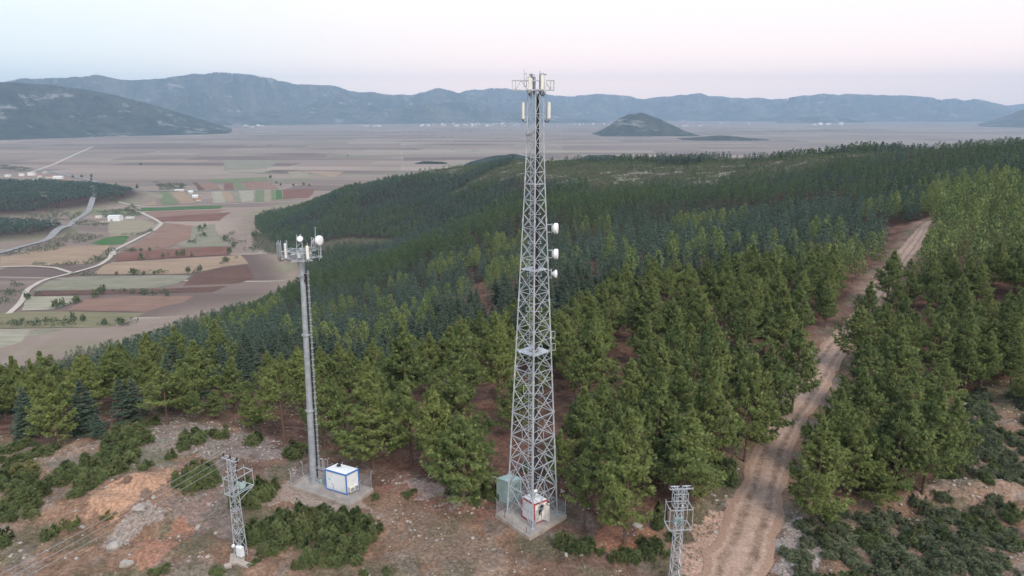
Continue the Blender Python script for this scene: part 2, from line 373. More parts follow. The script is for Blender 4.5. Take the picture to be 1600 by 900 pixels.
def ground():
    th = np.concatenate([np.linspace(-PI, -R(58), 40)[:-1], np.linspace(-R(58), -R(42), 40)[:-1], np.linspace(-R(42), R(42), 660)[:-1], np.linspace(R(42), R(58), 40)[:-1], np.linspace(R(58), PI, 40)])
    r = [1.0, 8, 16, 24, 32, 38]
    while r[-1] < 120: r.append(r[-1] + .24)
    while r[-1] < 2200: r.append(r[-1] * 1.0085)
    while r[-1] < 26000: r.append(r[-1] * 1.05)
    r = np.array(r); T, Rr = np.meshgrid(th[:-1], r); X = Rr * np.sin(T); Y = Rr * np.cos(T)
    Z = zg(X, Y); px, py = pxpy(X, Y, Z)
    nr, nt = X.shape
    # base colour by place
    n1 = fbm(X / 6, Y / 6, 5, 21); n2 = fbm(X / 2.2, Y / 2.2, 4, 22); n3 = fbm(X / 14, Y / 14, 4, 23); n4 = fbm(X / .9, Y / .9, 3, 24)
    def mixc(c, d, m): return c * (1 - m[..., None]) + np.array(d) * m[..., None]
    C = np.zeros(X.shape + (3,)) + np.array((.31, .20, .14))
    C = mixc(C, (.37, .265, .20), sstep(.48, .68, n1)); C = mixc(C, (.21, .135, .105), sstep(.5, .7, n3))
    C = mixc(C, (.17, .165, .11), sstep(.50, .66, fbm(X / 5, Y / 5, 4, 31)) * .75)
    C = mixc(C, (.27, .24, .215), sstep(.58, .70, fbm(X / 2.2, Y / 2.6, 4, 32)) * .5)
    C = C * (0.42 + .58 * n4[..., None])
    def pat(poly, col, a=1.0, soft=0):
        nonlocal C
        jx = (fbm(X / 1.6, Y / 1.6, 3, 41) - .5) * 60; jy = (fbm(X / 1.6, Y / 1.6, 3, 42) - .5) * 36
        m = in_px(px + jx, py + jy, poly) * (Y > 20) * (Y < 140) * a * (0.6 + .6 * n2)
        C = mixc(C, col, np.clip(m, 0, 1))
    pat([(130,800),(150,770),(215,745),(262,735),(255,760),(200,790),(170,812)], (.44, .27, .18), .8)
    pat([(225,850),(290,800),(335,765),(355,770),(320,810),(270,860),(215,890)], (.32, .17, .12), .85)
    pat([(160,850),(195,815),(240,785),(250,800),(215,840),(175,862)], (.29, .26, .24), .75)
    pat([(255,800),(270,770),(345,720),(380,760),(370,850),(330,830)], (.20, .17, .16), .7)
    pat([(190,690),(270,650),(330,660),(430,690),(430,720),(300,715)], (.27, .24, .225), .6)
    pat([(205,700),(260,690),(285,720),(240,735),(200,720)], (.17, .18, .14), .7)
    pat([(70,720),(140,705),(150,730),(90,745)], (.19, .18, .15), .7)
    pat([(590,770),(620,740),(740,775),(790,800),(760,810),(690,790)], (.26, .14, .11), .8)
    pat([(640,740),(760,790),(745,800),(630,765)], (.42, .38, .36), .5)
    pat([(600,870),(650,800),(740,820),(800,870),(760,900)], (.20, .16, .13), .6)
    pat([(380,780),(450,760),(560,790),(600,800),(560,800),(450,790)], (.37, .30, .26), .8)
    pat([(920,850),(960,790),(1010,800),(1020,850),(985,880)], (.34, .16, .10), .8)
    pat([(1060,900),(1080,830),(1150,780),(1180,760),(1170,900)], (.44, .30, .235), .95)
    pat([(1215,900),(1230,800),(1250,810),(1290,840),(1265,900)], (.34, .31, .29), .7)
    # forest floor
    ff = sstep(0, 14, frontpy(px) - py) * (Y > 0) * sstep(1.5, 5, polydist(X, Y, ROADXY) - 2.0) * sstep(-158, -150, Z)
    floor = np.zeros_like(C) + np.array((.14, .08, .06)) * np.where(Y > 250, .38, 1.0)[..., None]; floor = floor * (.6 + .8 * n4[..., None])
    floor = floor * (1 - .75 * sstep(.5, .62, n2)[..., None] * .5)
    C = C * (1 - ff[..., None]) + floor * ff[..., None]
    # scrub hillside, pale rock
    sh = scrubhill(X, Y, Z, px, py)
    C = mixc(C, (.085, .075, .052), sh * .9); rk = sstep(.645, .69, fbm(X / 28, Y / 10, 4, 51)) * sh; C = mixc(C, (.34, .31, .28), rk * .8)
    pl = sstep(-148, -157, Z) * (np.hypot(X, Y) > 380)
    pc = np.zeros_like(C) + np.array((.235, .185, .15)); g = fbm(X / 90, Y / 60, 4, 61)
    pc = pc * (1 - sstep(.45, .6, g)[..., None]) + np.array((.21, .195, .13)) * sstep(.45, .6, g)[..., None]
    pc = pc * (.8 + .4 * fbm(X / 12, Y / 12, 4, 62)[..., None])
    for cx, cy, rx, ry, h in RISES:
        m = sstep(1.15, .95, np.hypot((X - cx) / rx, (Y - cy) / ry)); pc = mixc(pc, (.09, .085, .06), m)
    C = C * (1 - pl[..., None]) + pc * pl[..., None]
    vl = np.maximum(in_px(px, py, VALLEY), in_px(px, py, [(400,362),(440,376),(478,384),(480,400),(420,397),(392,384)])) * (Y > 600) * 1.0; C = mixc(C, (.11, .095, .068), vl * .9)
    V = np.stack([X, Y, Z], -1).reshape(-1, 3); I = np.arange(nr * nt).reshape(nr, nt); J = np.roll(I, -1, 1)
    F = np.stack([I[:-1], J[:-1], J[1:], I[1:]], -1).reshape(-1, 4)[:, ::-1]
    F = np.ascontiguousarray(F)
    t = NT('ground_soil'); a = t.attr(); pos = t.pos(); sep = t.new('ShaderNodeSeparateXYZ'); t.l(pos, sep.inputs[0])
    # parcels of the plain
    def parcels(rot, sc, w, h, c1, c2, c3):
        mp = t.new('ShaderNodeMapping'); mp.inputs['Rotation'].default_value = (0, 0, rot); mp.inputs['Scale'].default_value = (sc, sc, sc); t.l(pos, mp.inputs[0])
        b = t.new('ShaderNodeTexBrick'); b.inputs['Scale'].default_value = 1; b.inputs['Brick Width'].default_value = w; b.inputs['Row Height'].default_value = h
        b.inputs['Color1'].default_value = (*c1, 1); b.inputs['Color2'].default_value = (*c2, 1); b.inputs['Mortar'].default_value = (*c3, 1); b.inputs['Mortar Size'].default_value = .015
        b.offset = .37; b.squash = 1.6; b.squash_frequency = 3; b.inputs['Mortar Smooth'].default_value = .3; t.l(mp.outputs[0], b.inputs[0]); return b.outputs[0]
    p1 = parcels(R(4), .004, 2.9, .62, (.31, .25, .205), (.10, .07, .063), (.32, .285, .235))
    p2 = parcels(R(-9), .0025, 2.2, .55, (.28, .235, .19), (.12, .088, .075), (.31, .28, .23))
    pm = t.mix(t.ramp(t.noise(.0006, 3, pos), [(.42, (0, 0, 0)), (.56, (1, 1, 1))]), p1, p2)
    st = t.new('ShaderNodeMapping'); st.inputs['Scale'].default_value = (.0006, .012, 0); st.inputs['Rotation'].default_value = (0, 0, R(3)); t.l(pos, st.inputs[0])
    pm = t.mix(t.ramp(t.noise(1, 5, st.outputs[0], .7), [(.50, (0, 0, 0)), (.62, (.5, .5, .5))]), pm, (.23, .18, .15))
    gm = t.new('ShaderNodeMapping'); gm.inputs['Scale'].default_value = (.0018, .006, 0); t.l(pos, gm.inputs[0])
    pm = t.mix(t.ramp(t.noise(1, 3, gm.outputs[0]), [(.62, (0, 0, 0)), (.65, (.8, .8, .8))]), pm, (.15, .18, .10))
    dist = t.new('ShaderNodeVectorMath', operation='LENGTH'); t.l(pos, dist.inputs[0])
    mr = t.new('ShaderNodeMapRange'); mr.inputs[1].default_value = 480; mr.inputs[2].default_value = 760; t.l(dist.outputs['Value'], mr.inputs[0])
    mz = t.new('ShaderNodeMapRange'); mz.inputs[1].default_value = -157; mz.inputs[2].default_value = -159.5; t.l(sep.outputs[2], mz.inputs[0])
    base = t.mix(t.math('MULTIPLY', mr.outputs[0], mz.outputs[0]), a, pm)
    fine = t.noise(3.0, 8, pos, .75); peb = t.noise(9.0, 3, pos, .6)
    base = t.mix(1.0, base, t.ramp(fine, [(.30, (.42, .37, .34)), (.5, (.95, .93, .92)), (.68, (1.6, 1.55, 1.5))]), 'MULTIPLY')
    t.l(base, t.b.inputs['Base Color']); t.b.inputs['Roughness'].default_value = .95; t.b.inputs['Specular IOR Level'].default_value = .1
    t.bump(t.math('ADD', fine, peb), .8, .12)
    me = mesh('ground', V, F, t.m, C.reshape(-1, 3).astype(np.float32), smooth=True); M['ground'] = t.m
    struct('ground', me)
ground()

# dirt track: strip that follows the ground
def resample(pts, step):
    P_ = np.array(pts, float); d = np.concatenate([[0], np.cumsum(np.hypot(*(P_[1:, :2] - P_[:-1, :2]).T))])
    # smooth with catmull-like cubic through dense linear + blur
    s = np.arange(0, d[-1], step); Q = np.stack([np.interp(s, d, P_[:, k]) for k in range(P_.shape[1])], 1)
    k = max(3, int(len(Q) / len(pts) * .5)) | 1
    pad = np.pad(Q, ((k // 2, k // 2), (0, 0)), mode='reflect', reflect_type='odd')
    return np.stack([np.convolve(pad[:, j], np.ones(k) / k, 'valid') for j in range(Q.shape[1])], 1)
def strip(name, pts, m, lift, step, nx, rag, step_col=None):
    Q = resample(pts, step); T = np.gradient(Q[:, :2], axis=0); T /= np.hypot(T[:, 0], T[:, 1])[:, None]; N = np.stack([T[:, 1], -T[:, 0]], 1)
    n = len(Q); s = np.arange(n) * step; wl = 1 + rag * (fbm(s / 3, s * 0, 3, 71) - .5) * 2; wr = 1 + rag * (fbm(s / 3, s * 0 + 9, 3, 72) - .5) * 2
    t = np.linspace(-1, 1, nx); off = np.where(t[None] < 0, t[None] * wl[:, None], t[None] * wr[:, None]) * Q[:, 2:3] / 2
    X = Q[:, 0:1] + N[:, 0:1] * off; Y = Q[:, 1:2] + N[:, 1:2] * off; Z = zg(X, Y) + lift
    Z = Z + 0.0
    rut = lift * .6 * (np.exp(-((np.abs(t) - .38) / .12) ** 2)); Z = Z - rut[None] * (nx > 6)
    V = np.stack([X, Y, Z], -1).reshape(-1, 3); I = np.arange(n * nx).reshape(n, nx)
    F = np.ascontiguousarray(np.stack([I[:-1, :-1], I[:-1, 1:], I[1:, 1:], I[1:, :-1]], -1).reshape(-1, 4))
    col = np.zeros((n, nx, 3)); col[..., 0] = np.abs(t)[None]; col[..., 1] = (s[:, None] % 50) / 50
    return mesh(name, V, F, m, col.reshape(-1, 3).astype(np.float32), smooth=True)
t = NT('dirt_track'); pos = t.pos(); a = t.attr(); sp = t.new('ShaderNodeSeparateColor'); t.l(a, sp.inputs[0])
n = t.noise(.9, 7, pos, .7); n2 = t.noise(5, 5, pos, .7)
c = t.ramp(n, [(.3, (.27, .178, .13)), (.5, (.37, .26, .20)), (.7, (.44, .32, .255))])
rut = t.ramp(sp.outputs[0], [(.18, (1, 1, 1)), (.32, (.52, .49, .47)), (.48, (.52, .49, .47)), (.62, (1.05, 1.05, 1.05)), (1, (.9, .86, .84))])
c = t.mix(t.ramp(n, [(.35, (1, 1, 1)), (.6, (.35, .35, .35))]), c, t.mix(1.0, c, rut, 'MULTIPLY')); ed = t.math('ADD', sp.outputs[0], t.math('MULTIPLY', t.noise(.7, 5, pos, .7), .55)); c = t.mix(t.ramp(ed, [(.98, (0, 0, 0)), (1.12, (1, 1, 1))]), c, (.31, .205, .15)); mk2 = t.noise(1.6, 6, pos, .8); c = t.mix(t.ramp(mk2, [(.33, (.8, .8, .8)), (.42, (0, 0, 0))]), c, (.20, .14, .115)); c = t.mix(1.0, c, t.ramp(n2, [(.3, (.7, .68, .66)), (.7, (1.25, 1.25, 1.25))]), 'MULTIPLY')
t.l(c, t.b.inputs['Base Color']); t.b.inputs['Roughness'].default_value = .95; t.bump(n2, .7, .08); M['track'] = t.m
struct('dirt_track', strip('dirt_track', ROAD, M['track'], .05, .5, 21, .30))

# ------------------------------------------------------------------ fields and roads of the plain (flat there)
def zA(x, y): return x / 2.9025, 250 + y / 2.9025
def zB(x, y): return 350 + x / 3.0, 200 + y / 3.0
def plainpt(px, py, z=PLAIN):
    Yd = (CAMZ - z) / math.tan(PITCH + math.atan((py - 450) / FPX)); p = P(px, py, Yd); return (p.x, p.y, z)
def fieldmat(name, c, c2, furrow):
    t = NT(name); pos = t.pos(); mp = t.new('ShaderNodeMapping'); mp.inputs['Rotation'].default_value = (0, 0, furrow); mp.inputs['Scale'].default_value = (.012, .22, 0); t.l(pos, mp.inputs[0])
    n = t.noise(1, 4, mp.outputs[0], .7); n2 = t.noise(.03, 6, pos, .7)
    base = t.mix(t.ramp(n2, [(.35, (0, 0, 0)), (.65, (1, 1, 1))]), c, c2)
    base = t.mix(1.0, base, t.ramp(n, [(.35, (.82, .82, .82)), (.65, (1.15, 1.15, 1.15))]), 'MULTIPLY')
    t.l(base, t.b.inputs['Base Color']); t.b.inputs['Roughness'].default_value = .95; t.b.inputs['Specular IOR Level'].default_value = .05; return t.m
FM = {'tan': fieldmat('tan_stubble', (0.302, 0.218, 0.152), (0.252, 0.185, 0.128), R(8)), 'beige': fieldmat('beige_stubble', (0.269, 0.227, 0.168), (0.227, 0.202, 0.136), R(-20)),
      'maroon': fieldmat('ploughed_red_earth', (0.143, 0.071, 0.054), (0.185, 0.101, 0.076), R(5)), 'dark': fieldmat('dark_ploughed_earth', (0.101, 0.059, 0.046), (0.134, 0.076, 0.056), R(-4)),
      'green': fieldmat('green_crop', (0.050, 0.109, 0.036), (0.076, 0.134, 0.048), R(10)), 'sage': fieldmat('sage_crop', (0.118, 0.151, 0.080), (0.160, 0.176, 0.096), R(70)),
      'grey': fieldmat('grey_fallow', (0.227, 0.210, 0.160), (0.185, 0.176, 0.120), R(-12)), 'rose': fieldmat('rose_earth', (0.227, 0.147, 0.112), (0.202, 0.122, 0.092), R(3)),
      'pale': fieldmat('pale_fallow', (0.302, 0.277, 0.216), (0.252, 0.235, 0.168), R(60)), 'grass': fieldmat('dry_grass', (0.193, 0.168, 0.100), (0.160, 0.151, 0.088), R(25))}
FIELDS = [
 ('tan', zA, [(0,440),(240,395),(500,385),(480,440),(400,470),(180,480),(0,490)]),
 ('green', zA, [(410,378),(480,352),(590,343),(560,380),(470,388)]),
 ('beige', zA, [(490,275),(640,270),(700,285),(690,310),(600,345),(495,345)]),
 ('rose', zA, [(745,285),(890,300),(860,360),(770,395),(680,415),(560,412),(700,335)]),
 ('grey', zA, [(870,300),(1000,290),(1161,285),(1270,300),(1290,340),(1230,400),(1050,392),(830,398),(800,380),(862,360)]),
 ('maroon', zA, [(545,420),(680,409),(840,402),(1050,392),(1040,430),(850,440),(700,450),(520,460)]),
 ('maroon', zA, [(700,262),(1020,240),(1250,228),(1500,222),(1440,270),(1161,276),(720,279)]),
 ('dark', zA, [(830,570),(880,522),(1010,490),(1161,472),(1370,436),(1390,470),(1080,560)]),
 ('tan', zA, [(510,465),(700,455),(850,445),(1040,435),(1330,415),(1360,432),(1161,466),(1010,485),(880,514),(760,518),(420,518),(470,480)]),
 ('grey', zA, [(330,530),(760,523),(872,525),(800,565),(700,582),(150,595),(220,555)]),
 ('dark', zA, [(170,597),(700,587),(1030,572),(960,600),(600,608),(150,617)]),
 ('pale', zA, [(120,622),(340,619),(330,650),(240,680),(100,685)]),
 ('rose', zA, [(390,632),(600,620),(880,618),(830,650),(740,690),(300,685)]),
 ('grass', zA, [(0,692),(300,690),(760,698),(680,730),(640,760),(300,762),(0,765)]),
 ('grey', zA, [(160,768),(640,765),(520,850),(300,930),(40,940),(60,895)]),
 ('pale', zA, [(0,770),(145,768),(40,895),(-60,960),(-60,770)]),
 ('green', zA, [(450,150),(690,150),(696,178),(450,178)]), ('sage', zA, [(690,146),(765,144),(812,202),(740,205)]),
 ('green', zA, [(640,218),(1010,208),(1000,220),(640,232)]), ('tan', zA, [(480,181),(700,179),(712,206),(560,208)]), ('tan', zA, [(775,148),(836,147),(888,196),(820,200)]),
 ('rose', zA, [(660,236),(1000,225),(1161,222),(1161,230),(1020,238),(700,260)]),
 ('pale', zB, [(-60,297),(-12,296),(10,350),(-50,352)]), ('tan', zB, [(-10,296),(28,295),(52,349),(12,350)]), ('grey', zB, [(30,295),(66,294),(80,348),(54,349)]), ('pale', zB, [(68,294),(140,292),(138,346),(82,348)]),
 ('sage', zB, [(146,292),(188,291),(187,345),(146,346)]), ('beige', zB, [(190,291),(219,290),(220,345),(189,345)]), ('sage', zB, [(221,290),(239,290),(243,345),(222,345)]),
 ('green', zB, [(241,290),(268,290),(277,344),(245,345)]), ('maroon', zB, [(272,289),(430,286),(385,343),(279,344)]),
 ('sage', zB, [(-60,240),(205,230),(200,248),(-60,257)]), ('beige', zB, [(300,205),(380,203),(430,235),(318,238)]), ('rose', zB, [(-140,260),(-40,258),(-14,290),(-120,294)]), ('dark', zB, [(-146,256),(-128,255),(-90,292),(-116,295)]),
 ('maroon', zB, [(0,260),(40,258),(52,288),(0,291)]), ('sage', zB, [(42,258),(80,256),(104,287),(56,289)]), ('rose', zB, [(84,256),(200,250),(260,285),(108,288)]),
 ('grey', zB, [(0,150),(270,152),(200,190),(0,200)]), ('tan', zB, [(330,200),(560,205),(520,235),(400,210)]),
]
def subdivpoly(pts, k=10):
    out = []
    for i in range(len(pts)):
        a = pts[i]; b = pts[(i + 1) % len(pts)]; L = math.hypot(a[0] - b[0], a[1] - b[1])
        for j in range(k):
            t_ = j / k; o = 0 if j == 0 else (random.random() - .5) * min(3.0, L * .02)
            out.append((a[0] + (b[0] - a[0]) * t_ + o, a[1] + (b[1] - a[1]) * t_ + o, a[2]))
    return out
for i, (k, f, poly) in enumerate(FIELDS):
    pts = [plainpt(*f(x, y)) for x, y in poly]
    cx = sum(p[0] for p in pts) / len(pts); cy = sum(p[1] for p in pts) / len(pts)
    pts = subdivpoly(pts); lift = .25 + (i % 7) * .06
    pts = [(x, y, PLAIN + lift) for x, y, z in pts]
    struct('field', mesh('field', pts, [tuple(range(len(pts)))], FM[k]))
M['asphalt'] = simple('worn_asphalt', (.25, .245, .24), .9, 0, .1, .05)
M['gravel'] = simple('pale_gravel_lane', (.44, .39, .33), .95, 0, .1, .1)
def plainroad(name, pts, w, m, lift=.9):
    struct(name, strip(name, [(*plainpt(*zA(x, y))[:2], w) for x, y in pts], m, lift, 6.0, 3, .1))
plainroad('asphalt_road', [(-120,450),(0,425),(100,395),(220,365),(290,325),(340,275),(400,240),(435,200),(425,172)], 10, M['asphalt'], 1.2)
plainroad('asphalt_road', [(400,146),(480,132),(484,112),(400,90),(240,55),(150,45),(60,52),(-60,60)], 12, M['asphalt'], 1.2)
plainroad('asphalt_road', [(395,146),(700,143),(1000,140),(1161,132)], 10, M['asphalt'], 1.2)
plainroad('gravel_lane', [(40,700),(90,655),(112,620),(122,590),(200,545),(330,515),(450,480),(500,445),(510,415),(600,370),(700,320),(735,290),(700,268),(640,240),(600,225)], 6, M['gravel'], .9)
plainroad('gravel_lane', [(330,515),(250,490),(150,483),(0,487),(-80,490)], 5, M['gravel'], .8)
plainroad('gravel_lane', [(540,204),(700,214),(900,205),(1161,196),(1400,190)], 6, M['gravel'], .8)
plainroad('gravel_lane', [(130,60),(240,22),(330,-20),(420,-60)], 12, M['gravel'], .8)

# ------------------------------------------------------------------ mountains
def mtmat(name, c0, c1, rock, rockpos=.6):
    t = NT(name); pos = t.pos(); n = t.noise(.0022, 8, pos, .65); n2 = t.noise(.009, 8, pos, .75)
    mp = t.new('ShaderNodeMapping'); mp.inputs['Scale'].default_value = (.0025, .0025, .009); t.l(pos, mp.inputs[0]); n3 = t.noise(1, 9, mp.outputs[0], .75)
    base = t.mix(t.ramp(n, [(.40, (0, 0, 0)), (.60, (1, 1, 1))]), c0, c1); base = t.mix(1.0, base, t.ramp(n2, [(.36, (.55, .55, .55)), (.64, (1.5, 1.45, 1.4))]), 'MULTIPLY')
    base = t.mix(t.ramp(n3, [(rockpos, (0, 0, 0)), (rockpos + .06, (.8, .8, .8))]), base, rock)
    t.l(base, t.b.inputs['Base Color']); t.b.inputs['Roughness'].default_value = 1; t.b.inputs['Specular IOR Level'].default_value = 0; t.bump(n2, 1, 110); return t.m
MT = mtmat('mountain_scrub', (.055, .07, .05), (.15, .14, .11), (.48, .44, .39), .585)
MT2 = mtmat('rocky_scrub', (.05, .065, .045), (.09, .095, .065), (.46, .44, .41), .565)
def rng(name, sky_, ybase, mat, depth, amp, seed, nf=5.0, nu=460, nv=70, back=1.6, feath=0.0):
    """a range whose foot lies where the photo shows it and whose crest rises to the skyline points"""
    xs = [a for a, b in sky_]; ys = [b for a, b in sky_]
    px = np.linspace(xs[0], xs[-1], nu); pyc = np.interp(px, xs, ys)
    yb = np.interp(px, [a for a, b in ybase], [b for a, b in ybase])
    Yb = (CAMZ - PLAIN + 1) / np.tan(PITCH + np.arctan((yb - 450) / FPX)); Yc = Yb + depth
    Hc = CAMZ - Yc * np.tan(PITCH + np.arctan((pyc - 450) / FPX)) - PLAIN
    v = np.linspace(0, back, nv); PX, Vv = np.meshgrid(px, v, indexing='ij')
    Yy = Yb[:, None] + Vv * depth; X = (PX - 800) / FPX * Yy * (CP + 0.0)
    s = depth / nf; w1 = (fbm(X / s, Yy / s, 3, seed) - .5) * .9
    rid = 1 - 1.5 * np.abs(2 * fbm(X / s + w1, Yy / s * .6 + w1, 6, seed + 1) - 1) * 1.0
    prof = np.where(Vv < 1, np.sin(np.clip(Vv, 0, 1) * PI / 2) ** 1.15, np.cos((Vv - 1) / (back - 1) * PI / 2) ** .8)
    Z = prof * (1 + amp * (rid - .72) * 2.2 * np.sin(np.clip(Vv, 0, 1) * PI * .82)) + .12 * amp * (fbm(X / s * 3, Yy / s * 3, 4, seed + 5) - .5) * np.clip(Vv * 3, 0, 1)
    # skyline: tallest elevation of every column meets the crest height
    Hh = Hc[:, None] * Z; el = (Hh + PLAIN - CAMZ) / Yy; want = (Hc + PLAIN - CAMZ) / Yc
    j = np.argmax(el, 1); Yj = Yy[np.arange(nu), j]; Hj = Hh[np.arange(nu), j]
    k = (want * Yj + CAMZ - PLAIN) / np.maximum(Hj, 1); k = np.clip(k, .3, 3)
    Z = PLAIN - 2 + Hh * k[:, None]
    V = np.stack([X, Yy, Z], -1).reshape(-1, 3); I = np.arange(nu * nv).reshape(nu, nv)
    F = np.ascontiguousarray(np.stack([I[:-1, :-1], I[1:, :-1], I[1:, 1:], I[:-1, 1:]], -1).reshape(-1, 4))
    return struct(name, mesh(name, V, F, mat, smooth=True))
def jag(pts, a, seed, step=7):
    xs = np.arange(pts[0][0], pts[-1][0], step); ys = np.interp(xs, [p[0] for p in pts], [p[1] for p in pts])
    k = np.ones(3) / 3; ys2 = np.convolve(np.pad(ys, 1, mode='edge'), k, 'valid')
    return [(float(x), float(y + a * (n_ - .5))) for x, y, n_ in zip(xs, ys2, fbm(xs / 20, xs * 0 + seed, 4, seed))]
SKY = [(-420,150),(-250,140),(-120,132),(0,129),(60,122),(100,123),(160,118),(200,122),(230,126),(280,119),(330,114),(400,116),(440,123),(470,132),(520,133),(560,145),(620,148),(660,145),(690,138),(720,147),(750,150),(800,152),(860,158),(880,178),(890,192)]
rng('mountain_range', jag(SKY, 9, 3), [(-420,206),(0,204),(380,196),(640,193),(890,191)], MT, 3200, 1.0, 5, 4.0)
SKY2 = [(560,176),(640,160),(700,148),(740,140),(790,137),(835,141),(880,150),(935,146),(1000,154),(1050,149),(1090,147),(1150,154),(1180,156),(1240,152),(1290,145),(1340,149),(1370,147),(1430,152),(1500,156),(1530,155),(1560,163),(1600,172),(1660,180),(1760,188)]
rng('mountain_range', jag(SKY2, 9, 9), [(560,191),(900,189),(1300,190),(1760,191)], MT, 3600, .95, 15, 5)
rng('mountain_range', jag([(1480,184),(1540,172),(1580,163),(1640,160),(1750,158),(1900,156),(2050,160)], 3, 12), [(1480,187),(2050,188)], MT, 2600, .3, 25, 4, nu=200)
rng('mountain_range', jag([(1520,196),(1560,186),(1600,170),(1650,158),(1720,150),(1850,140),(2000,138),(2100,150)], 3, 14), [(1520,198),(1700,202),(2100,206)], MT, 1600, .3, 35, 4, nu=220)
rng('hill', jag([(-420,150),(-250,135),(-60,127),(0,127),(40,129),(100,134),(150,141),(200,152),(250,166),(300,182),(340,195),(370,204),(388,208)], 2.5, 5), [(-420,224),(0,219),(150,214),(388,209)], MT2, 1500, .5, 45, 5, nu=320)
# foothills in front of the main range
rng('foothill', jag([(540,192),(580,180),(630,168),(680,160),(720,158),(760,166),(800,176),(860,190)], 4, 21), [(540,194),(860,192)], MT, 900, .45, 55, 4, nu=200)
rng('foothill', jag([(820,190),(850,184),(890,186),(960,190)], 2, 24), [(820,193),(960,192)], MT, 500, .3, 57, 4, nu=90)
rng('foothill', jag([(1215,189),(1250,183),(1290,181),(1330,186),(1360,190)], 2, 26), [(1215,192),(1360,192)], MT, 500, .3, 59, 4, nu=90)
def cone_hill(name, px0, px1, pk, pyb, mat, seed, dd=1.0, amp=.18, n=90):
    """free-standing hill: pk list of skyline points"""
    xs = [a for a, b in pk]; ys = [b for a, b in pk]; Yc = (CAMZ - PLAIN) / math.tan(PITCH + math.atan((pyb - 450) / FPX))
    xw0 = plainpt(px0, pyb)[0]; xw1 = plainpt(px1, pyb)[0]; W = xw1 - xw0; Dp = W * dd * .5
    Yc += Dp * .6
    u = np.linspace(0, 1, n * 2); v = np.linspace(-1, 1, n); U, Vv = np.meshgrid(u, v, indexing='ij'); X = xw0 + U * W; Yy = Yc + Vv * Dp
    pxu = 800 + FPX * X[:, 0] / (Yc * CP + 100 * SP); H = CAMZ - Yc * np.tan(PITCH + np.arctan((np.interp(pxu, xs, ys) - 450) / FPX)) - PLAIN
    e = np.sin(PI * np.clip(u, 0, 1)) ** .35; s = W / 5
    rr = fbm(X / s, Yy / s, 5, seed) - .5
    Z = PLAIN - 2 + np.maximum(H, 0)[:, None] * (np.cos(Vv * PI / 2) ** 1.1) * (1 + amp * 2 * rr * np.sin(PI * (Vv + 1) / 2 * 1.0)) * 1.0
    V = np.stack([X, Yy, Z], -1).reshape(-1, 3); I = np.arange(2 * n * n).reshape(2 * n, n)
    F = np.ascontiguousarray(np.stack([I[:-1, :-1], I[1:, :-1], I[1:, 1:], I[:-1, 1:]], -1).reshape(-1, 4))
    struct(name, mesh(name, V, F, mat, smooth=True))
cone_hill('hill', 925, 1090, jag([(925,213),(945,201),(965,188),(985,180),(1000,176),(1018,181),(1040,192),(1070,205),(1090,211)], 2, 31, 4), 212, MT2, 61, 1.0)
cone_hill('hill', 1060, 1215, jag([(1060,217),(1090,214),(1130,211),(1150,212),(1190,217),(1215,218)], 2, 33, 4), 219, MT2, 63, .8)
cone_hill('hill', 715, 870, jag([(715,262),(735,252),(760,244),(800,240),(830,246),(870,258)], 3, 35, 4), 262, MT2, 65, .9)
cone_hill('hill', 640, 705, [(640,256),(660,251),(690,252),(705,256)], 256, MT2, 67, .6)
cone_hill('hill', 900, 1000, jag([(900,252),(920,242),(945,241),(980,246),(1000,252)], 3, 37, 4), 252, MT2, 69, .9)

# ------------------------------------------------------------------ foliage meshes
def blades(C, Dv, n, L, W, spread, rng_, flat=0.0):
    """n blades per tuft centre C (k,3) about direction Dv; returns V (.,3), F, tuft id"""
    k = len(C); c = np.repeat(C, n, 0); d = np.repeat(Dv, n, 0)
    q = rng_.normal(size=(k * n, 3)); q[:, 2] *= (1 - flat); d = d + q * spread; d /= np.linalg.norm(d, axis=1)[:, None]
    r_ = rng_.normal(size=(k * n, 3)); s = np.cross(d, r_); s /= np.linalg.norm(s, axis=1)[:, None]
    l = L * (.6 + .8 * rng_.random((k * n, 1))); w = W * (.7 + .6 * rng_.random((k * n, 1)))
    a = c - s * w * .5; b = c + s * w * .5; m = c + d * l * .55 + s * w * .55; m2 = c + d * l * .55 - s * w * .55; tip = c + d * l
    V = np.stack([c, m, tip, m2], 1).reshape(-1, 3); F = np.arange(k * n * 4).reshape(-1, 4)
    return V, F, np.repeat(np.arange(k), n * 4)
def softn(cs, H, rg, ti, up=.65, jit=.25):
    # leaf clumps face outward from the stem, the more upward the nearer the top
    rad = np.hypot(cs[:, 0], cs[:, 1]); o = np.stack([cs[:, 0] / (rad + .25), cs[:, 1] / (rad + .25), up + .55 * np.clip(cs[:, 2] / H, 0, 1)], 1)
    o += rg.normal(size=o.shape) * jit; o /= np.linalg.norm(o, axis=1)[:, None]; return o[ti]
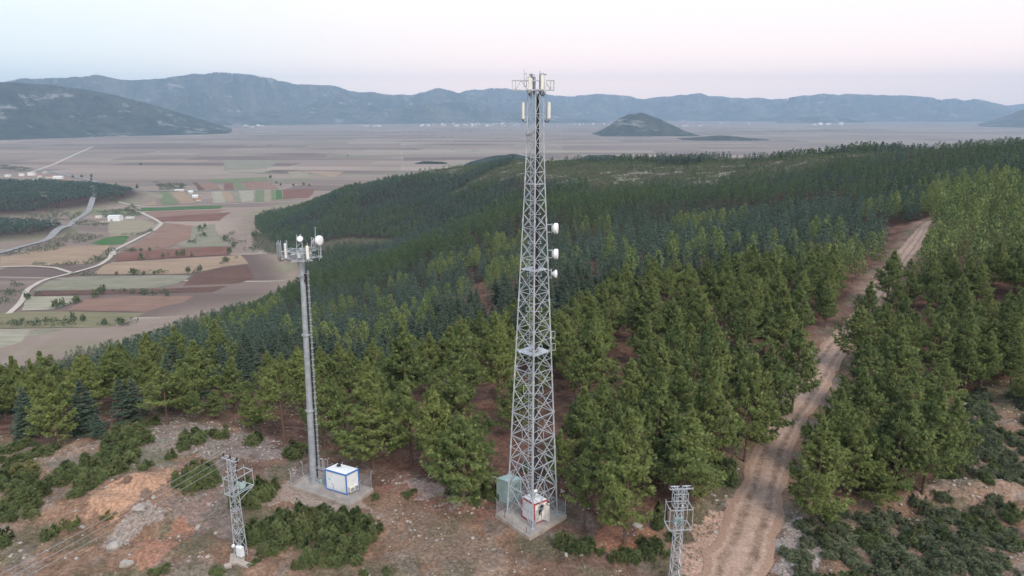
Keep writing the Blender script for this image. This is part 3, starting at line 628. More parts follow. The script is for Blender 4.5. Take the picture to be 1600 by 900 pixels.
def tree_points(kind, rg, H=10.0):
    """branch list: start z, dir angle, length, rise"""
    B = []
    if kind.startswith('pine'):
        sparse = kind == 'pine_sparse'; z0 = H * (.34 if sparse else rg.uniform(.10, .26)); nb = 46 if sparse else 84; wmax = H * (rg.uniform(.20, .25) if not sparse else .24)
        for i in range(nb):
            t = (i + rg.random()) / nb; z = z0 + (H * .97 - z0) * t ** .9
            prof = (min(1, (t + .14) / .28) ** .6) * (1 - t) ** 1.0 * 1.46
            L = wmax * prof * rg.uniform(.6, 1.18); zq = z0 + round((z - z0) / (H * .085)) * H * .085; z = z * .62 + zq * .38; B.append((min(z, H * .98), rg.uniform(0, 2 * PI), max(L, .18), rg.uniform(.15, .5) + t * .7))
    else:
        nb = 92; wmax = H * .25
        for i in range(nb):
            t = (i + rg.random() * .5) / nb; lv = math.floor(t * 15) / 15; tt = lv * .75 + t * .25
            z = H * (.06 + .93 * tt ** .92); L = wmax * (1 - tt) ** .85 * rg.uniform(.7, 1.15); B.append((z, rg.uniform(0, 2 * PI), max(L, .18), -.10 + tt * .35))
    return B
def crown_mesh(name, kind, seed, dens=1.0, H=10.0, mat=None):
    rg = np.random.default_rng(seed); cs = []; ds = []
    cl = [rg.uniform(0, 2 * PI) for _ in range(5)]
    for z, a, L, rise in tree_points(kind, rg, H):
        if kind == 'pine': L *= 1 + .16 * math.sin(3 * a + cl[0]) * math.sin(z * 1.1 + cl[1]) + .12 * math.sin(2 * a + z * .7 + cl[2])
        if kind == 'pine_sparse' and rg.random() < .25: continue
        nt = max(6, int((9 + L * 14) * dens)); hd = np.array([math.cos(a), math.sin(a), 0])
        for j in range(nt):
            s = rg.random() ** (.42 if kind != 'cedar' else .55)
            side = np.array([-hd[1], hd[0], 0]) * rg.normal() * L * .26 * (1 if kind != 'cedar' else 1.15) * (1.15 - s * .6)
            zz = z + rise * L * s * s * (.9 if kind != 'cedar' else .5) + (rg.normal() * .16 if kind != 'cedar' else rg.normal() * .045)
            p = hd * L * s + side; p[2] = zz; cs.append(p)
            if kind == 'cedar': d = hd * .8 + np.array([0, 0, .15])
            else: d = hd * .45 + np.array([0, 0, .95])
            ds.append(d / np.linalg.norm(d))
    for _ in range(int(10 * dens)):
        p = np.array([rg.normal() * .06, rg.normal() * .06, H * rg.uniform(.93, 1.0)]); cs.append(p); ds.append(np.array([0, 0, 1.0]))
    cs = np.array(cs); ds = np.array(ds); k = len(cs)
    if kind == 'cedar': V, F, ti = blades(cs, ds, 13, .28, .055, .8, rg, .7)
    else: V, F, ti = blades(cs, ds, 20, .24, .040, .6, rg)
    # tuft tone: clumpy over the crown, plus random
    ph = rg.uniform(0, 6, 3); cl_ = .5 + .5 * np.sin(cs[:, 0] * 2.1 + ph[0]) * np.sin(cs[:, 1] * 2.3 + ph[1]) * np.sin(cs[:, 2] * 1.7 + ph[2])
    tone = np.clip(.35 * cl_ ** 2 + .75 * rg.random(k) ** 2.4, 0, 1)
    col = np.zeros((len(V), 3), np.float32); col[:, 0] = tone[ti]; col[:, 2] = rg.random(k)[ti]
    return mesh(name, V, F, mat, col, nrm=softn(cs, H, rg, ti))
def trunk_mesh(name, kind, seed, H=10.0):
    rg = random.Random(seed); mb = MB(); b = .17 if kind != 'cedar' else .14
    dx, dy = rg.uniform(-.2, .2), rg.uniform(-.2, .2)
    mb.tube([(0, 0, -.6), (0, 0, .1), (dx * .3, dy * .3, H * .3), (dx, dy, H * .6), (dx * .5, dy * .5, H * .95)], [b * 1.35, b, b * .8, b * .5, .02], 8)
    nr = np.random.default_rng(seed)
    for z, a, L, rise in tree_points(kind, nr, H)[::2]:
        x, y = dx * z / H, dy * z / H
        mb.tube([(x, y, z - .1), (x + math.cos(a) * L * .5, y + math.sin(a) * L * .5, z + rise * L * .2), (x + math.cos(a) * L * .85, y + math.sin(a) * L * .85, z + rise * L * .6)], [.035, .025, .01], 4, False)
    if kind != 'cedar':   # dead lower limbs
        for k in range(9):
            z = H * rg.uniform(.08, .3); a = rg.uniform(0, 6.28); L = rg.uniform(.5, 1.3)
            mb.tube([(0, 0, z), (math.cos(a) * L, math.sin(a) * L, z + rg.uniform(-.1, .25))], [.025, .008], 4, False)
    return mesh(name, mb.V, mb.F, M['wood'], smooth=True)
PROTO = {}
for kind, n_, mt in (('pine', 7, 'pine'), ('pine_sparse', 3, 'pine'), ('cedar', 5, 'cedar')):
    for i in range(n_):
        PROTO.setdefault(kind, []).append((crown_mesh(kind + '_crown', kind, 100 + i * 7, 1.0, 10, M[mt]), trunk_mesh(kind + '_trunk', kind, 100 + i * 7)))
def lod_mesh(kind, seed, n, H=10.0):
    """coarse crown as arrays for the forest that reads as one mass"""
    rg = np.random.default_rng(seed); cs = []; ds = []
    for j in range(n):
        if kind == 'pine':
            t = rg.random() ** 1.1; z = H * (.16 + .82 * t); r_ = H * .21 * (min(1, (t + .1) / .32) ** .6) * (1 - t) ** .6 * 1.2
        elif kind == 'cedar':
            t = rg.random() ** 1.25; t = t * .5 + .5 * math.floor(t * 8) / 8; z = H * (.08 + .9 * t); r_ = H * .225 * (1 - t) ** .95
        else:
            t = rg.random(); z = H * (.1 + .75 * t); r_ = H * .55 * math.sqrt(max(0, 1 - t * t))
        a = rg.uniform(0, 2 * PI); s = rg.random() ** .35; p = np.array([math.cos(a) * r_ * s, math.sin(a) * r_ * s, z]); cs.append(p)
        d = np.array([math.cos(a) * .5, math.sin(a) * .5, .9 if kind != 'cedar' else .3]); ds.append(d / np.linalg.norm(d))
    if kind != 'bush': cs[0] = np.array([0, 0, H * .93]); ds[0] = np.array([0, 0, 1.0])
    sc = H * (.30 if n < 20 else .135 if n < 80 else .072 if n < 300 else .055); 
    v_, f_, t_ = blades(np.array(cs), np.array(ds), 1, sc, sc * (.62 if n < 80 else .42), .35, rg)
    return v_, f_, t_, rg, softn(np.array(cs), H, rg, t_, jit=.18)
def forest(name, sets, mat, minkind='stuff'):
    """sets: list of (kind, lod n, positions Nx3, heights N, widths N)"""
    Vs = []; Fs = []; Cs = []; Ns = []; off = 0
    for kind, n, pos, hts, wd in sets:
        if len(pos) == 0: continue
        protos = [lod_mesh(kind, 900 + n * 3 + i, n) for i in range(5)]; pick = RNG.integers(0, 5, len(pos))
        for i in range(5):
            v, f, ti, rg, nn = protos[i]; q = pos[pick == i]; h = hts[pick == i] / 10; w = wd[pick == i] * h; m = len(q)
            if m == 0: continue
            a = RNG.random(m) * 2 * PI; ca, sa = np.cos(a), np.sin(a)
            x = (v[None, :, 0] * ca[:, None] - v[None, :, 1] * sa[:, None]) * w[:, None] + q[:, 0:1]
            y = (v[None, :, 0] * sa[:, None] + v[None, :, 1] * ca[:, None]) * w[:, None] + q[:, 1:2]
            z = v[None, :, 2] * h[:, None] + q[:, 2:3]
            Vs.append(np.stack([x, y, z], -1).reshape(-1, 3)); nf = len(f)
            Fs.append((f[None] + (np.arange(m) * len(v))[:, None, None]).reshape(-1, 4) + off); off += m * len(v)
            c = np.zeros((m, len(v), 3), np.float32); c[:, :, 0] = (RNG.random((m, nf)) ** 2 * .7).repeat(4, 1); c[:, :, 1] = np.clip(RNG.random(m) * .98, 0, .98)[:, None]
            Cs.append(c.reshape(-1, 3)); Ns.append(np.stack([nn[None, :, 0] * ca[:, None] - nn[None, :, 1] * sa[:, None], nn[None, :, 0] * sa[:, None] + nn[None, :, 1] * ca[:, None], np.repeat(nn[None, :, 2], m, 0)], -1).reshape(-1, 3).astype(np.float32))
    me = mesh(name, np.concatenate(Vs), np.concatenate(Fs), mat, np.concatenate(Cs), nrm=np.concatenate(Ns)); print(name, len(me.polygons))
    return struct(name, me, 'stuff')

# ------------------------------------------------------------------ single trees
KEEP = []     # x, y of the placed trees
def put_tree(kind, x, y, H, wid, label, cat, group=None, lean=0, i=None):
    cm, tm = PROTO[kind][random.randrange(len(PROTO[kind])) if i is None else i % len(PROTO[kind])]
    z = float(zg(x, y)); o = thing('cedar_tree' if kind == 'cedar' else 'pine_tree', label, cat, (x, y, z), random.uniform(0, 2 * PI), group)
    s = H / 10; o.scale = (s * wid, s * wid, s); o.rotation_euler[0] = random.uniform(-.03, .03); o.rotation_euler[1] = lean or random.uniform(-.03, .03)
    link('trunk', tm, o); link('crown', cm, o); KEEP.append((x, y)); return o
HERO = [  # px, base py, top py, width factor, kind, label
 (93,696,586,1.12,'pine','broad yellow-green pine, leftmost large tree at the edge of the stony clearing'),
 (135,677,594,1.1,'cedar','silvery blue-green cedar standing right of the leftmost broad pine'),
 (154,685,645,1.1,'cedar','small pale cedar with bare stem in front of the silvery cedar'),
 (42,688,634,1.2,'cedar','low blue-green cedar at far left above the shrubs'),
 (44,676,605,1,'cedar','taller dark cedar behind the low one at far left'),
 (194,660,591,1.0,'cedar','slim cedar with visible stem, left one of the cedar pair'),
 (213,654,590,1.0,'cedar','slim blue-green cedar, right one of the cedar pair'),
 (262,664,576,1.3,'pine_sparse','sparse see-through pine above the pale rocky patch'),
 (288,652,563,.9,'pine','dark pine close behind the sparse see-through pine'),
 (304,660,606,1,'pine','short young pine right of the sparse see-through pine'),
 (338,655,609,1.2,'pine','short rounded pine behind the scrub left of the pole mast'),
 (392,675,610,.95,'pine','narrow young pine with thin stem left of the tall bare-stemmed pine'),
 (446,694,563,1.0,'pine_sparse','tall pine with long bare reddish stem just left of the pole mast'),
 (138,650,560,1.1,'pine','yellow-green pine rising behind the silvery cedar'),
 (183,640,541,1.2,'pine','tall light green pine behind the cedar pair'),
 (240,606,521,1.1,'pine','light green pine high on the left forest edge, left of its darker twin'),
 (283,600,510,1.05,'pine','bright green dense pine, high on the left forest edge'),
 (348,600,501,1.0,'pine','tall olive pine at the front of the cedar slope on the left'),
 (508,703,560,.85,'pine','tall narrow pine just right of the pole mast'),
 (584,734,596,1.25,'pine','large full green pine behind the blue-trimmed cabin'),
 (643,729,590,.85,'pine_sparse','thin pine with a sparse grey top and long straight stem'),
 (678,754,602,.9,'pine','slim dense pine between the full pine and the lattice tower'),
 (718,735,567,1.05,'pine','tallest bright pine left of the lattice tower'),
 (725,786,650,1.25,'pine','round bright green pine with bare stem at the clearing left of the teal cabinet'),
 (634,650,492,1.1,'pine','big broad pine with visible stem in the middle distance between the masts'),
 (725,640,486,1.0,'pine','tall olive pine above the gap left of the lattice tower'),
 (780,632,482,.9,'pine','pine partly seen through the left side of the lattice tower'),
 (580,690,560,.9,'pine','dark pine behind the large full pine by the blue-trimmed cabin'),
 (921,648,500,.95,'pine','tall bright pine right of the tower at mid height'),
 (912,735,606,1.05,'pine','bushy pine right of the lower lattice tower'),
 (980,670,562,1.0,'pine','rounded pine in the second row right of the tower'),
 (985,705,600,1.0,'pine','bright pine directly behind the largest foreground pine'),
 (1050,640,508,.9,'pine','vivid yellow-green pine standing high left of the track'),
 (1028,660,530,.95,'pine','dense conical pine beside the vivid yellow-green one'),
 (1022,740,584,1.0,'pine','tall pine rising between the two foreground pines'),
 (1112,680,520,.95,'pine','tall pine with pale top left of the track'),
 (1100,742,565,.95,'pine','broad dark pine behind the right-hand pylon'),
 (1163,722,556,.85,'pine','tall column-like pine beside the track verge'),
 (1195,692,538,.95,'pine','full pine overhanging the dark bush at the track edge'),
 (1237,642,507,.95,'pine','bright narrow pine where the track bends behind trees'),
 (1149,640,525,.85,'pine','slender pine between the column-like pine and the pale-topped one'),
 (913,826,705,.85,'pine_sparse','slender pine with tall bare stem right of the tower slab'),
 (976,850,640,.98,'pine','largest foreground pine, with thick stem, left of the right-hand pylon'),
 (1066,800,646,1.25,'pine','broad foreground pine directly behind the right-hand pylon'),
 (1268,818,655,1.1,'pine','large pine overhanging the right edge of the track'),
 (1290,750,607,.95,'pine','pointed pine behind the large one on the right edge of the track'),
 (1326,775,645,1.0,'pine','full pine second from the track in the right-hand clump'),
 (1388,785,600,.95,'pine','tallest pine in the middle of the right-hand clump'),
 (1441,772,606,1.0,'pine','broad bright pine with dead twigs in the right-hand clump'),
 (1478,740,622,.9,'pine','narrow pine closing the right end of the right-hand clump'),
 (1368,802,719,1.1,'pine','small young pine alone in front of the right-hand clump'),
 (1333,700,576,1.0,'pine','rounded pine beside the track above the right-hand clump'),
 (1344,648,528,1.1,'pine','spreading pine leaning toward the track'),
 (1388,606,493,1.0,'pine','tall pine right of the spreading one beside the track'),
 (1411,700,580,1.0,'pine','light green pine at the back of the right-hand clump'),
 (1376,675,565,1.0,'pine','short broad pine between track and clump back row'),
 (1453,600,496,1.0,'pine','bright pine above the scrub slope on the right'),
 (1496,600,490,1.0,'pine','pine with long stem above the scrub slope, second along'),
 (1531,608,518,1.0,'pine','low broad pine at the upper edge of the scrub slope'),
 (1577,606,520,1.05,'pine','dark blue-green pine near the right border of the forest edge'),
 (1386,472,392,1.0,'pine','dark pine leaning over the bend of the track'),
 (1398,500,438,1.0,'pine','lower pine hiding the track just before its bend'),
 (1352,520,440,.9,'pine','dark pine on the left verge where the track narrows'),
 (1612,640,545,1.1,'pine','pine cut by the right border beside the red bank'),
]
for px, pb, pt, wf, kind, lab in HERO:
    x, y, z = hit(px, pb); pt_ = P(px, pt, y); H = max(3.0, pt_.z - z)
    # very tall results mean the base is hidden in a dip: keep a natural height
    put_tree(kind, x, y, min(H, 13.5), wf * (1 if H < 11 else .92) * (1.12 if kind != 'pine' else 1.0), lab, 'cedar tree' if kind == 'cedar' else 'pine tree')

# ------------------------------------------------------------------ where trees grow
def grid_pts(x0, x1, y0, y1, sp, jit=.38):
    nx = int((x1 - x0) / sp); ny = int((y1 - y0) / sp); I, J = np.meshgrid(np.arange(nx), np.arange(ny)); n_ = I.size
    return (x0 + (I.ravel() + .5 * (J.ravel() % 2) + RNG.uniform(-jit, jit, n_)) * sp, y0 + (J.ravel() + RNG.uniform(-jit, jit, n_)) * sp)
GAPS = [[(1490,478),(1610,470),(1610,515),(1530,505)], [(752,590),(806,590),(812,790),(762,800),(735,700)], [(612,650),(650,640),(655,720),(622,735)], [(1375,352),(1445,345),(1470,365),(1440,420),(1400,440),(1370,480),(1340,470),(1392,400)],
        [(728,425),(748,425),(772,500),(752,505)], [(960,845),(1010,790),(1120,770),(1150,800),(1130,900),(960,900)]]
def forest_mask(x, y):
    z = zg(x, y); px, py = pxpy(x, y, z); rd = polydist(x, y, ROADXY)
    m = (py < frontpy(px) - 6) & (rd > 4.0) & (z > -154) & (px > -260) & (px < 1860) & (y > 40)
    for gp in GAPS: m &= ~in_px(px, py, gp)
    m &= ~in_px(px, py, VALLEY) | (y < 550)
    sh = scrubhill(x, y, z, px, py); m &= (sh < .35) | (RNG.random(len(x)) < .04)
    m &= ~((py < 300) & (py > 268) & (px > 780) & (px < 1010) & (fbm(x / 50, y / 50, 3, 77) > .5) & (y > 500))
    return m, z, px, py, rd
# near forest: separate trees
x, y = grid_pts(-150, 230, 66, 330, 5.15)
m, z, px, py, rd = forest_mask(x, y)
kp = np.array(KEEP); d = np.min(np.hypot(x[:, None] - kp[None, :, 0], y[:, None] - kp[None, :, 1]), 1)
# front area left of tower is opened up a little
m &= d > 3.6
m &= ~((py > 560) & (RNG.random(len(x)) < .36))
m &= RNG.random(len(x)) < .93
x, y, z, px, py = x[m], y[m], z[m], px[m], py[m]
# species: pines near and right of the track, cedars on the slopes beyond
pn = fbm(x / 22, y / 22, 3, 91)
lim = np.interp(px, [-300, 0, 250, 500, 830, 1000, 1200, 1400, 1500, 1900], [100, 108, 118, 118, 128, 160, 178, 186, 400, 400])
pine = (y < lim + (pn - .5) * 50); pine |= pn > .66; pine &= ~((px < 420) & (y < 125) & (fbm(x / 8, y / 8, 2, 92) > .56))
r = np.hypot(x, y); order = np.argsort(r)
ip = [i for i in order if pine[i] and -60 < px[i] < 1660][:300 - sum(1 for h in HERO if h[4] != 'cedar')]
ic = [i for i in order if not pine[i] and -60 < px[i] < 1660][:300 - sum(1 for h in HERO if h[4] == 'cedar')]
def region(px_, Y_, pine_):
    if pine_:
        if px_ > 1250 + (450 - 0) * 0 and Y_ > 0 and polyside(px_, Y_): return ('green pine in the stand right of the dirt track', 'pines right of the dirt track')
        if px_ < 480: return ('green pine in the forest left of the pole mast', 'pines left of the pole mast')
        if px_ < 820: return ('green pine in the forest between the pole mast and the lattice tower', 'pines between pole mast and lattice tower')
        return ('green pine in the forest between the lattice tower and the dirt track', 'pines between lattice tower and dirt track')
    if px_ < 480: return ('blue-green cedar on the slope left of the pole mast', 'cedars left of the pole mast')
    if px_ < 820: return ('blue-green cedar on the slope between the pole mast and the lattice tower', 'cedars between pole mast and lattice tower')
    return ('blue-green cedar in the plantation right of the lattice tower', 'cedars right of the lattice tower')
_ry = [p[1] for p in ROAD]; _rx = [p[0] for p in ROAD]
def polyside(px_, i): return RIGHT[i]
RIGHT = x > np.interp(y, _ry, _rx)
def lab(i):
    if pine[i] and RIGHT[i]: return ('green pine in the stand right of the dirt track', 'pines right of the dirt track')
    return region(px[i] if px[i] < 1250 else 1200, 0, pine[i])
def regfix(i):
    if pine[i] and RIGHT[i]: return lab(i)
    p_ = float(px[i])
    if pine[i]:
        if p_ < 480: return ('green pine in the forest left of the pole mast', 'pines left of the pole mast')
        if p_ < 820: return ('green pine in the forest between the pole mast and the lattice tower', 'pines between pole mast and lattice tower')
        return ('green pine in the forest between the lattice tower and the dirt track', 'pines between lattice tower and dirt track')
    if p_ < 480: return ('blue-green cedar on the slope left of the pole mast', 'cedars left of the pole mast')
    if p_ < 820: return ('blue-green cedar on the slope between the pole mast and the lattice tower', 'cedars between pole mast and lattice tower')
    return ('blue-green cedar in the plantation right of the lattice tower', 'cedars right of the lattice tower')
for i in ip + ic:
    l_, g_ = regfix(i); k_ = ('pine_sparse' if random.random() < .12 else 'pine') if pine[i] else 'cedar'
    put_tree(k_, float(x[i]), float(y[i]), random.uniform(6.8, 10.9) if pine[i] else random.uniform(7.2, 9.8), random.uniform(.85, 1.15), l_, 'pine tree' if pine[i] else 'cedar tree', g_)
used = np.zeros(len(x), bool); used[ip] = True; used[ic] = True
rest = ~used
# far forest as one mass each of pine and cedar
x2, y2 = grid_pts(-420, 560, 330, 620, 5.6); x3, y3 = grid_pts(-560, 900, 620, 1300, 5.3)
fx = np.concatenate([x2, x3]); fy = np.concatenate([y2, y3]); m2, z2, px2, py2, _ = forest_mask(fx, fy)
sh2 = scrubhill(fx, fy, z2, px2, py2); m2 &= RNG.random(len(fx)) < .95
fx, fy, z2, px2, py2 = fx[m2], fy[m2], z2[m2], px2[m2], py2[m2]
pn2 = fbm(fx / 45, fy / 45, 3, 93); pine2 = pn2 > .52 + .07 * sstep(430, 820, fy)
pine2 |= ((px2 < 560) & (fy > 200) & (fbm(fx / 60, fy / 60, 2, 94) > .40)); pine2 |= (fy > 420) & (fy < 520) & (px2 > 720) & (px2 < 1040)
def mk(xx, yy, zz, h0, h1): n_ = len(xx); return np.stack([xx, yy, zz - .2], 1), RNG.uniform(h0 - .8, h1 + .6, n_) * (.78 + .44 * fbm(xx / 30, yy / 30, 2, 95)), RNG.uniform(.85, 1.2, n_)
near = fy < 620
setsP = [('pine', 480, *mk(x[rest & pine], y[rest & pine], z[rest & pine], 8, 10.5)), ('pine', 230, *mk(fx[near & pine2], fy[near & pine2], z2[near & pine2], 7.5, 10)), ('pine', 72, *mk(fx[~near & pine2], fy[~near & pine2], z2[~near & pine2], 7.5, 10))]
setsC = [('cedar', 480, *mk(x[rest & ~pine], y[rest & ~pine], z[rest & ~pine], 7.5, 9.8)), ('cedar', 230, *mk(fx[near & ~pine2], fy[near & ~pine2], z2[near & ~pine2], 7.5, 9.8)), ('cedar', 72, *mk(fx[~near & ~pine2], fy[~near & ~pine2], z2[~near & ~pine2], 7, 9.5))]
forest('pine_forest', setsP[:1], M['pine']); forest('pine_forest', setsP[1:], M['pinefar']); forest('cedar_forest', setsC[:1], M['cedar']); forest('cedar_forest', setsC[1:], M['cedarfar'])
# woods on the rises of the plain
xa, ya = grid_pts(-1650, -600, 980, 2300, 6.2); za = zg(xa, ya); inr = np.zeros(len(xa), bool)
for cx, cy, rx, ry, h in RISES[:2]: inr |= np.hypot((xa - cx) / rx, (ya - cy) / ry) < .95 + .25 * (fbm(xa / 60, ya / 60, 2, 96) - .5)
pa, qa = pxpy(xa, ya, za); inr &= (pa > -80) & ~in_px(pa, qa, [zA(*p) for p in [(-100,430),(100,385),(250,350),(300,300),(420,180),(470,180),(470,300),(300,380),(0,440)]])
xa, ya, za = xa[inr], ya[inr], za[inr]; forest('wooded_rise', [('pine', 16, *mk(xa, ya, za, 6, 8))], M['cedarfar'])
# scrub on the far hillside and on the valley side
xs, ys = grid_pts(-500, 900, 560, 1250, 3.7); zs = zg(xs, ys); ps, qs = pxpy(xs, ys, zs)
ms = (scrubhill(xs, ys, zs, ps, qs) > .25) & (RNG.random(len(xs)) < .92) & (ps > -50) & (ps < 1700)
ms |= in_px(ps, qs, [(400,365),(470,380),(480,398),(420,395),(395,385)]) & (ys > 600); ms |= in_px(ps, qs, VALLEY) & (ys > 600) & (RNG.random(len(xs)) < .7)
xs, ys, zs = xs[ms], ys[ms], zs[ms]; n_ = len(xs)
forest('hillside_scrub', [('bush', 14, np.stack([xs, ys, zs - .3], 1), RNG.uniform(1.8, 3.6, n_), RNG.uniform(.9, 1.5, n_))], M['shrub'])
# hedges and scrub strips of the plain: ground cover nobody could count
HED = [([(60,410),(200,385),(340,330),(430,330),(480,350),(400,375),(260,400),(120,425)], .5), ([(60,265),(200,255),(240,235),(330,250),(400,225),(330,275),(200,280)], .5), ([(440,235),(560,225),(600,205),(640,235),(640,255),(480,262)], .6),
       ([(340,285),(400,275),(490,290),(470,300),(350,300)], .6), ([(0,560),(60,560),(90,600),(60,640),(0,660)], .35), ([(40,735),(110,740),(290,715),(350,730),(340,760),(230,765),(110,762),(10,765)], .5), ([(380,470),(470,440),(495,455),(420,480)], .5),
       ([(150,470),(300,465),(370,480),(160,485)], .3), ([(0,20),(150,40),(100,50),(0,40)], .4), ([(440,180),(550,195),(540,210),(440,200)], .6), ([(710,110),(830,112),(830,138),(720,138)], .5)]
hx, hy = [], []
for poly, dn in HED:
    W_ = [plainpt(*zA(*p)) for p in poly]; pl = [(p[0], p[1]) for p in W_]; ax, ay = grid_pts(min(p[0] for p in pl), max(p[0] for p in pl), min(p[1] for p in pl), max(p[1] for p in pl), 6)
    mm = in_px(ax, ay, pl) & (fbm(ax / 22, ay / 22, 3, 97) > .66 - dn * .5); hx.append(ax[mm]); hy.append(ay[mm])
hx = np.concatenate(hx); hy = np.concatenate(hy); n_ = len(hx); hz = zg(hx, hy)
forest('hedgerow_scrub', [('bush', 16, np.stack([hx, hy, hz - .3], 1), RNG.uniform(2.0, 5.0, n_), RNG.uniform(1, 1.6, n_))], M['shrub'])
HEDL = [[(150,472),(300,468),(380,470),(480,436),(500,410)],[(520,417),(600,412),(690,408)],[(620,455),(700,440),(755,435)],[(330,522),(440,525)],[(580,515),(650,520),(740,514)],[(1165,420),(1075,385),(1020,362),(1050,340)],[(1060,440),(1020,465),(950,500),(860,520)],[(230,672),(300,655),(400,630),(480,600)],[(0,750),(110,748),(200,735),(290,725),(350,735)],
        [(430,750),(600,752)],[(430,240),(560,230),(640,235)],[(560,345),(640,340),(700,320)],[(700,100),(830,115),(830,135)],[(0,655),(60,600),(90,560)],[(870,380),(930,340),(905,305)],[(150,612),(500,604),(760,602)],[(345,295),(490,296)],[(0,435),(150,425),(300,400)]]
hx, hy = [], []
for ln in HEDL:
    W_ = [plainpt(*zA(*p)) for p in ln]
    for a, b in zip(W_[:-1], W_[1:]):
        L = math.hypot(a[0] - b[0], a[1] - b[1]); k = int(L / 3.2); t_ = RNG.random(k); hx.append(a[0] + (b[0] - a[0]) * t_ + RNG.normal(size=k) * 3.5); hy.append(a[1] + (b[1] - a[1]) * t_ + RNG.normal(size=k) * 5)
hx = np.concatenate(hx); hy = np.concatenate(hy); hk = fbm(hx / 30, hy / 30, 3, 99) > .44; hx, hy = hx[hk], hy[hk]; n_ = len(hx)
forest('hedgerow_scrub', [('bush', 16, np.stack([hx, hy, zg(hx, hy) - .3], 1), RNG.uniform(2.5, 6.5, n_), RNG.uniform(.9, 1.4, n_))], M['shrub'])
# groves at the foot of the far range and over the far plain: specks
n_ = 2600; gx = RNG.uniform(-9000, 9500, n_); gy = RNG.uniform(2600, 9000, n_); gk = fbm(gx / 500, gy / 250, 3, 98) > .66 - .14 * (gy > 5600); gx, gy = gx[gk], gy[gk]; n_ = len(gx)
forest('far_groves', [('bush', 10, np.stack([gx, gy, np.full(n_, PLAIN)], 1), RNG.uniform(5, 9, n_), RNG.uniform(1.5, 5, n_))], M['shrub'])

# ================================================================== lattice tower compound
TX, TY = 2.05, 61.3; TA = math.atan2(TX, TY)      # diagonal of the tower points at the viewer side
def gz(x, y): return float(zg(x, y))
TG = gz(TX, TY)
def zat(py, Y): return P(800, py, Y).z
def slab(name, corners, top, depth, m):
    """corners in order, top height, depth below"""
    mb = MB(); n = len(corners)
    mb.add([(x, y, top - depth) for x, y in corners] + [(x, y, top) for x, y in corners], [tuple(range(n))[::-1], tuple(range(n, 2 * n))] + [(k, (k + 1) % n, n + (k + 1) % n, n + k) for k in range(n)])
    return mb
padF = P(828, 845, 57.3); padL = P(773.7, 810, 61.2); padR = P(886, 812.5, 61.0)
pf = (padF.x, padF.y); pl_ = (padL.x, padL.y); pr = (padR.x, padR.y); pb_ = (pl_[0] + pr[0] - pf[0], pl_[1] + pr[1] - pf[1])
PT = TG + .32
sl = thing('concrete_slab', 'square concrete slab carrying the lattice tower and the red-trimmed cabin', 'concrete slab', (0, 0, 0))
slab('s', [pf, pr, pb_, pl_], PT, .9, None).build('base', M['concrete'], sl, bevel=.03)
mb = MB()   # upstand kerb round the slab
for a, b in ((pf, pr), (pr, pb_), (pb_, pl_), (pl_, pf)):
    va = Vector((*a, 0)); vb = Vector((*b, 0)); d = (vb - va).normalized(); nn = Vector((-d.y, d.x, 0)) * .11
    mb.bar(va + nn + d * .23 + Vector((0, 0, PT + .035)), vb + nn - d * .01 + Vector((0, 0, PT + .035)), .2, .09)
mb.build('kerb', M['concrete'], sl)
tw = thing('lattice_tower', 'tall four-legged galvanised lattice tower with side antennas and a wide top frame', 'tower', (0, 0, 0))
ZB = PT - .02; ZT = zat(141, TY); ZV = zat(238, TY)     # top frame, where the taper ends
S0 = 5.07 / 2; S1 = 1.52 / 2; S2 = 1.36 / 2              # half diagonals
def hd(z): return S0 + (S1 - S0) * (z - ZB) / (ZV - ZB) if z < ZV else S1 + (S2 - S1) * (z - ZV) / (ZT - ZV)
def corner(k, z, f=1.0):
    a = -PI / 2 - TA + k * PI / 2 + .02; return Vector((TX + math.cos(a) * hd(z) * f, TY + math.sin(a) * hd(z) * f, z))
for k in range(4):
    mb = MB(); zs_ = np.linspace(ZB, ZT, 12)
    for a, b in zip(zs_[:-1], zs_[1:]): mb.bar(corner(k, a), corner(k, b), .15 - .075 * (a - ZB) / (ZT - ZB))
    mb.box(corner(k, ZB) + Vector((0, 0, .03)), (.4, .4, .06), TA + PI / 4)
    for z_ in zs_[1:-1]: mb.bar(corner(k, z_ - .12), corner(k, z_ + .12), .21 - .08 * (z_ - ZB) / (ZT - ZB))
    mb.build('leg', M['galv'], tw)
levels = [ZB + .1]
while levels[-1] < ZT - 1.0: levels.append(levels[-1] + max(1.25, 1.28 * hd(levels[-1]) * .92 if levels[-1] > ZB + 5 else 1.55 * hd(levels[-1]) * .8))
levels[-1] = ZT - .05
for fk in range(4):
    mb = MB()
    for i, (a, b) in enumerate(zip(levels[:-1], levels[1:])):
        p, q, r_, s_ = corner(fk, a), corner((fk + 1) % 4, a), corner(fk, b), corner((fk + 1) % 4, b); w = .062 - .022 * (a - ZB) / (ZT - ZB)
        mb.bar(p, s_, w); mb.bar(q, r_, w * .98)
        if i % 2 == 1 or i < 3: mb.bar(r_, s_, w)
        if a < ZV - 12:   # redundant members from the crossing to the legs
            c = (p + q + r_ + s_) / 4; mb.bar(p.lerp(r_, .5), (p + s_) / 2 * .5 + c * .5, w * .7); mb.bar(q.lerp(s_, .5), (q + r_) / 2 * .5 + c * .5, w * .7)
        if i < 2:
            c = r_.lerp(s_, .5); mb.bar(p, c, w); mb.bar(q, c, w)
    mb.build('bracing', M['galv'], tw)
mb = MB()
for i, z_ in enumerate(levels[1:-1]):
    if i % 2 == 0:
        cs_ = [corner(k, z_) for k in range(4)]; ms_ = [cs_[k].lerp(cs_[(k + 1) % 4], .5) for k in range(4)]
        for k in range(4): mb.bar(ms_[k], ms_[(k + 1) % 4], .045)
mb.build('inner_bracing', M['galv'], tw)
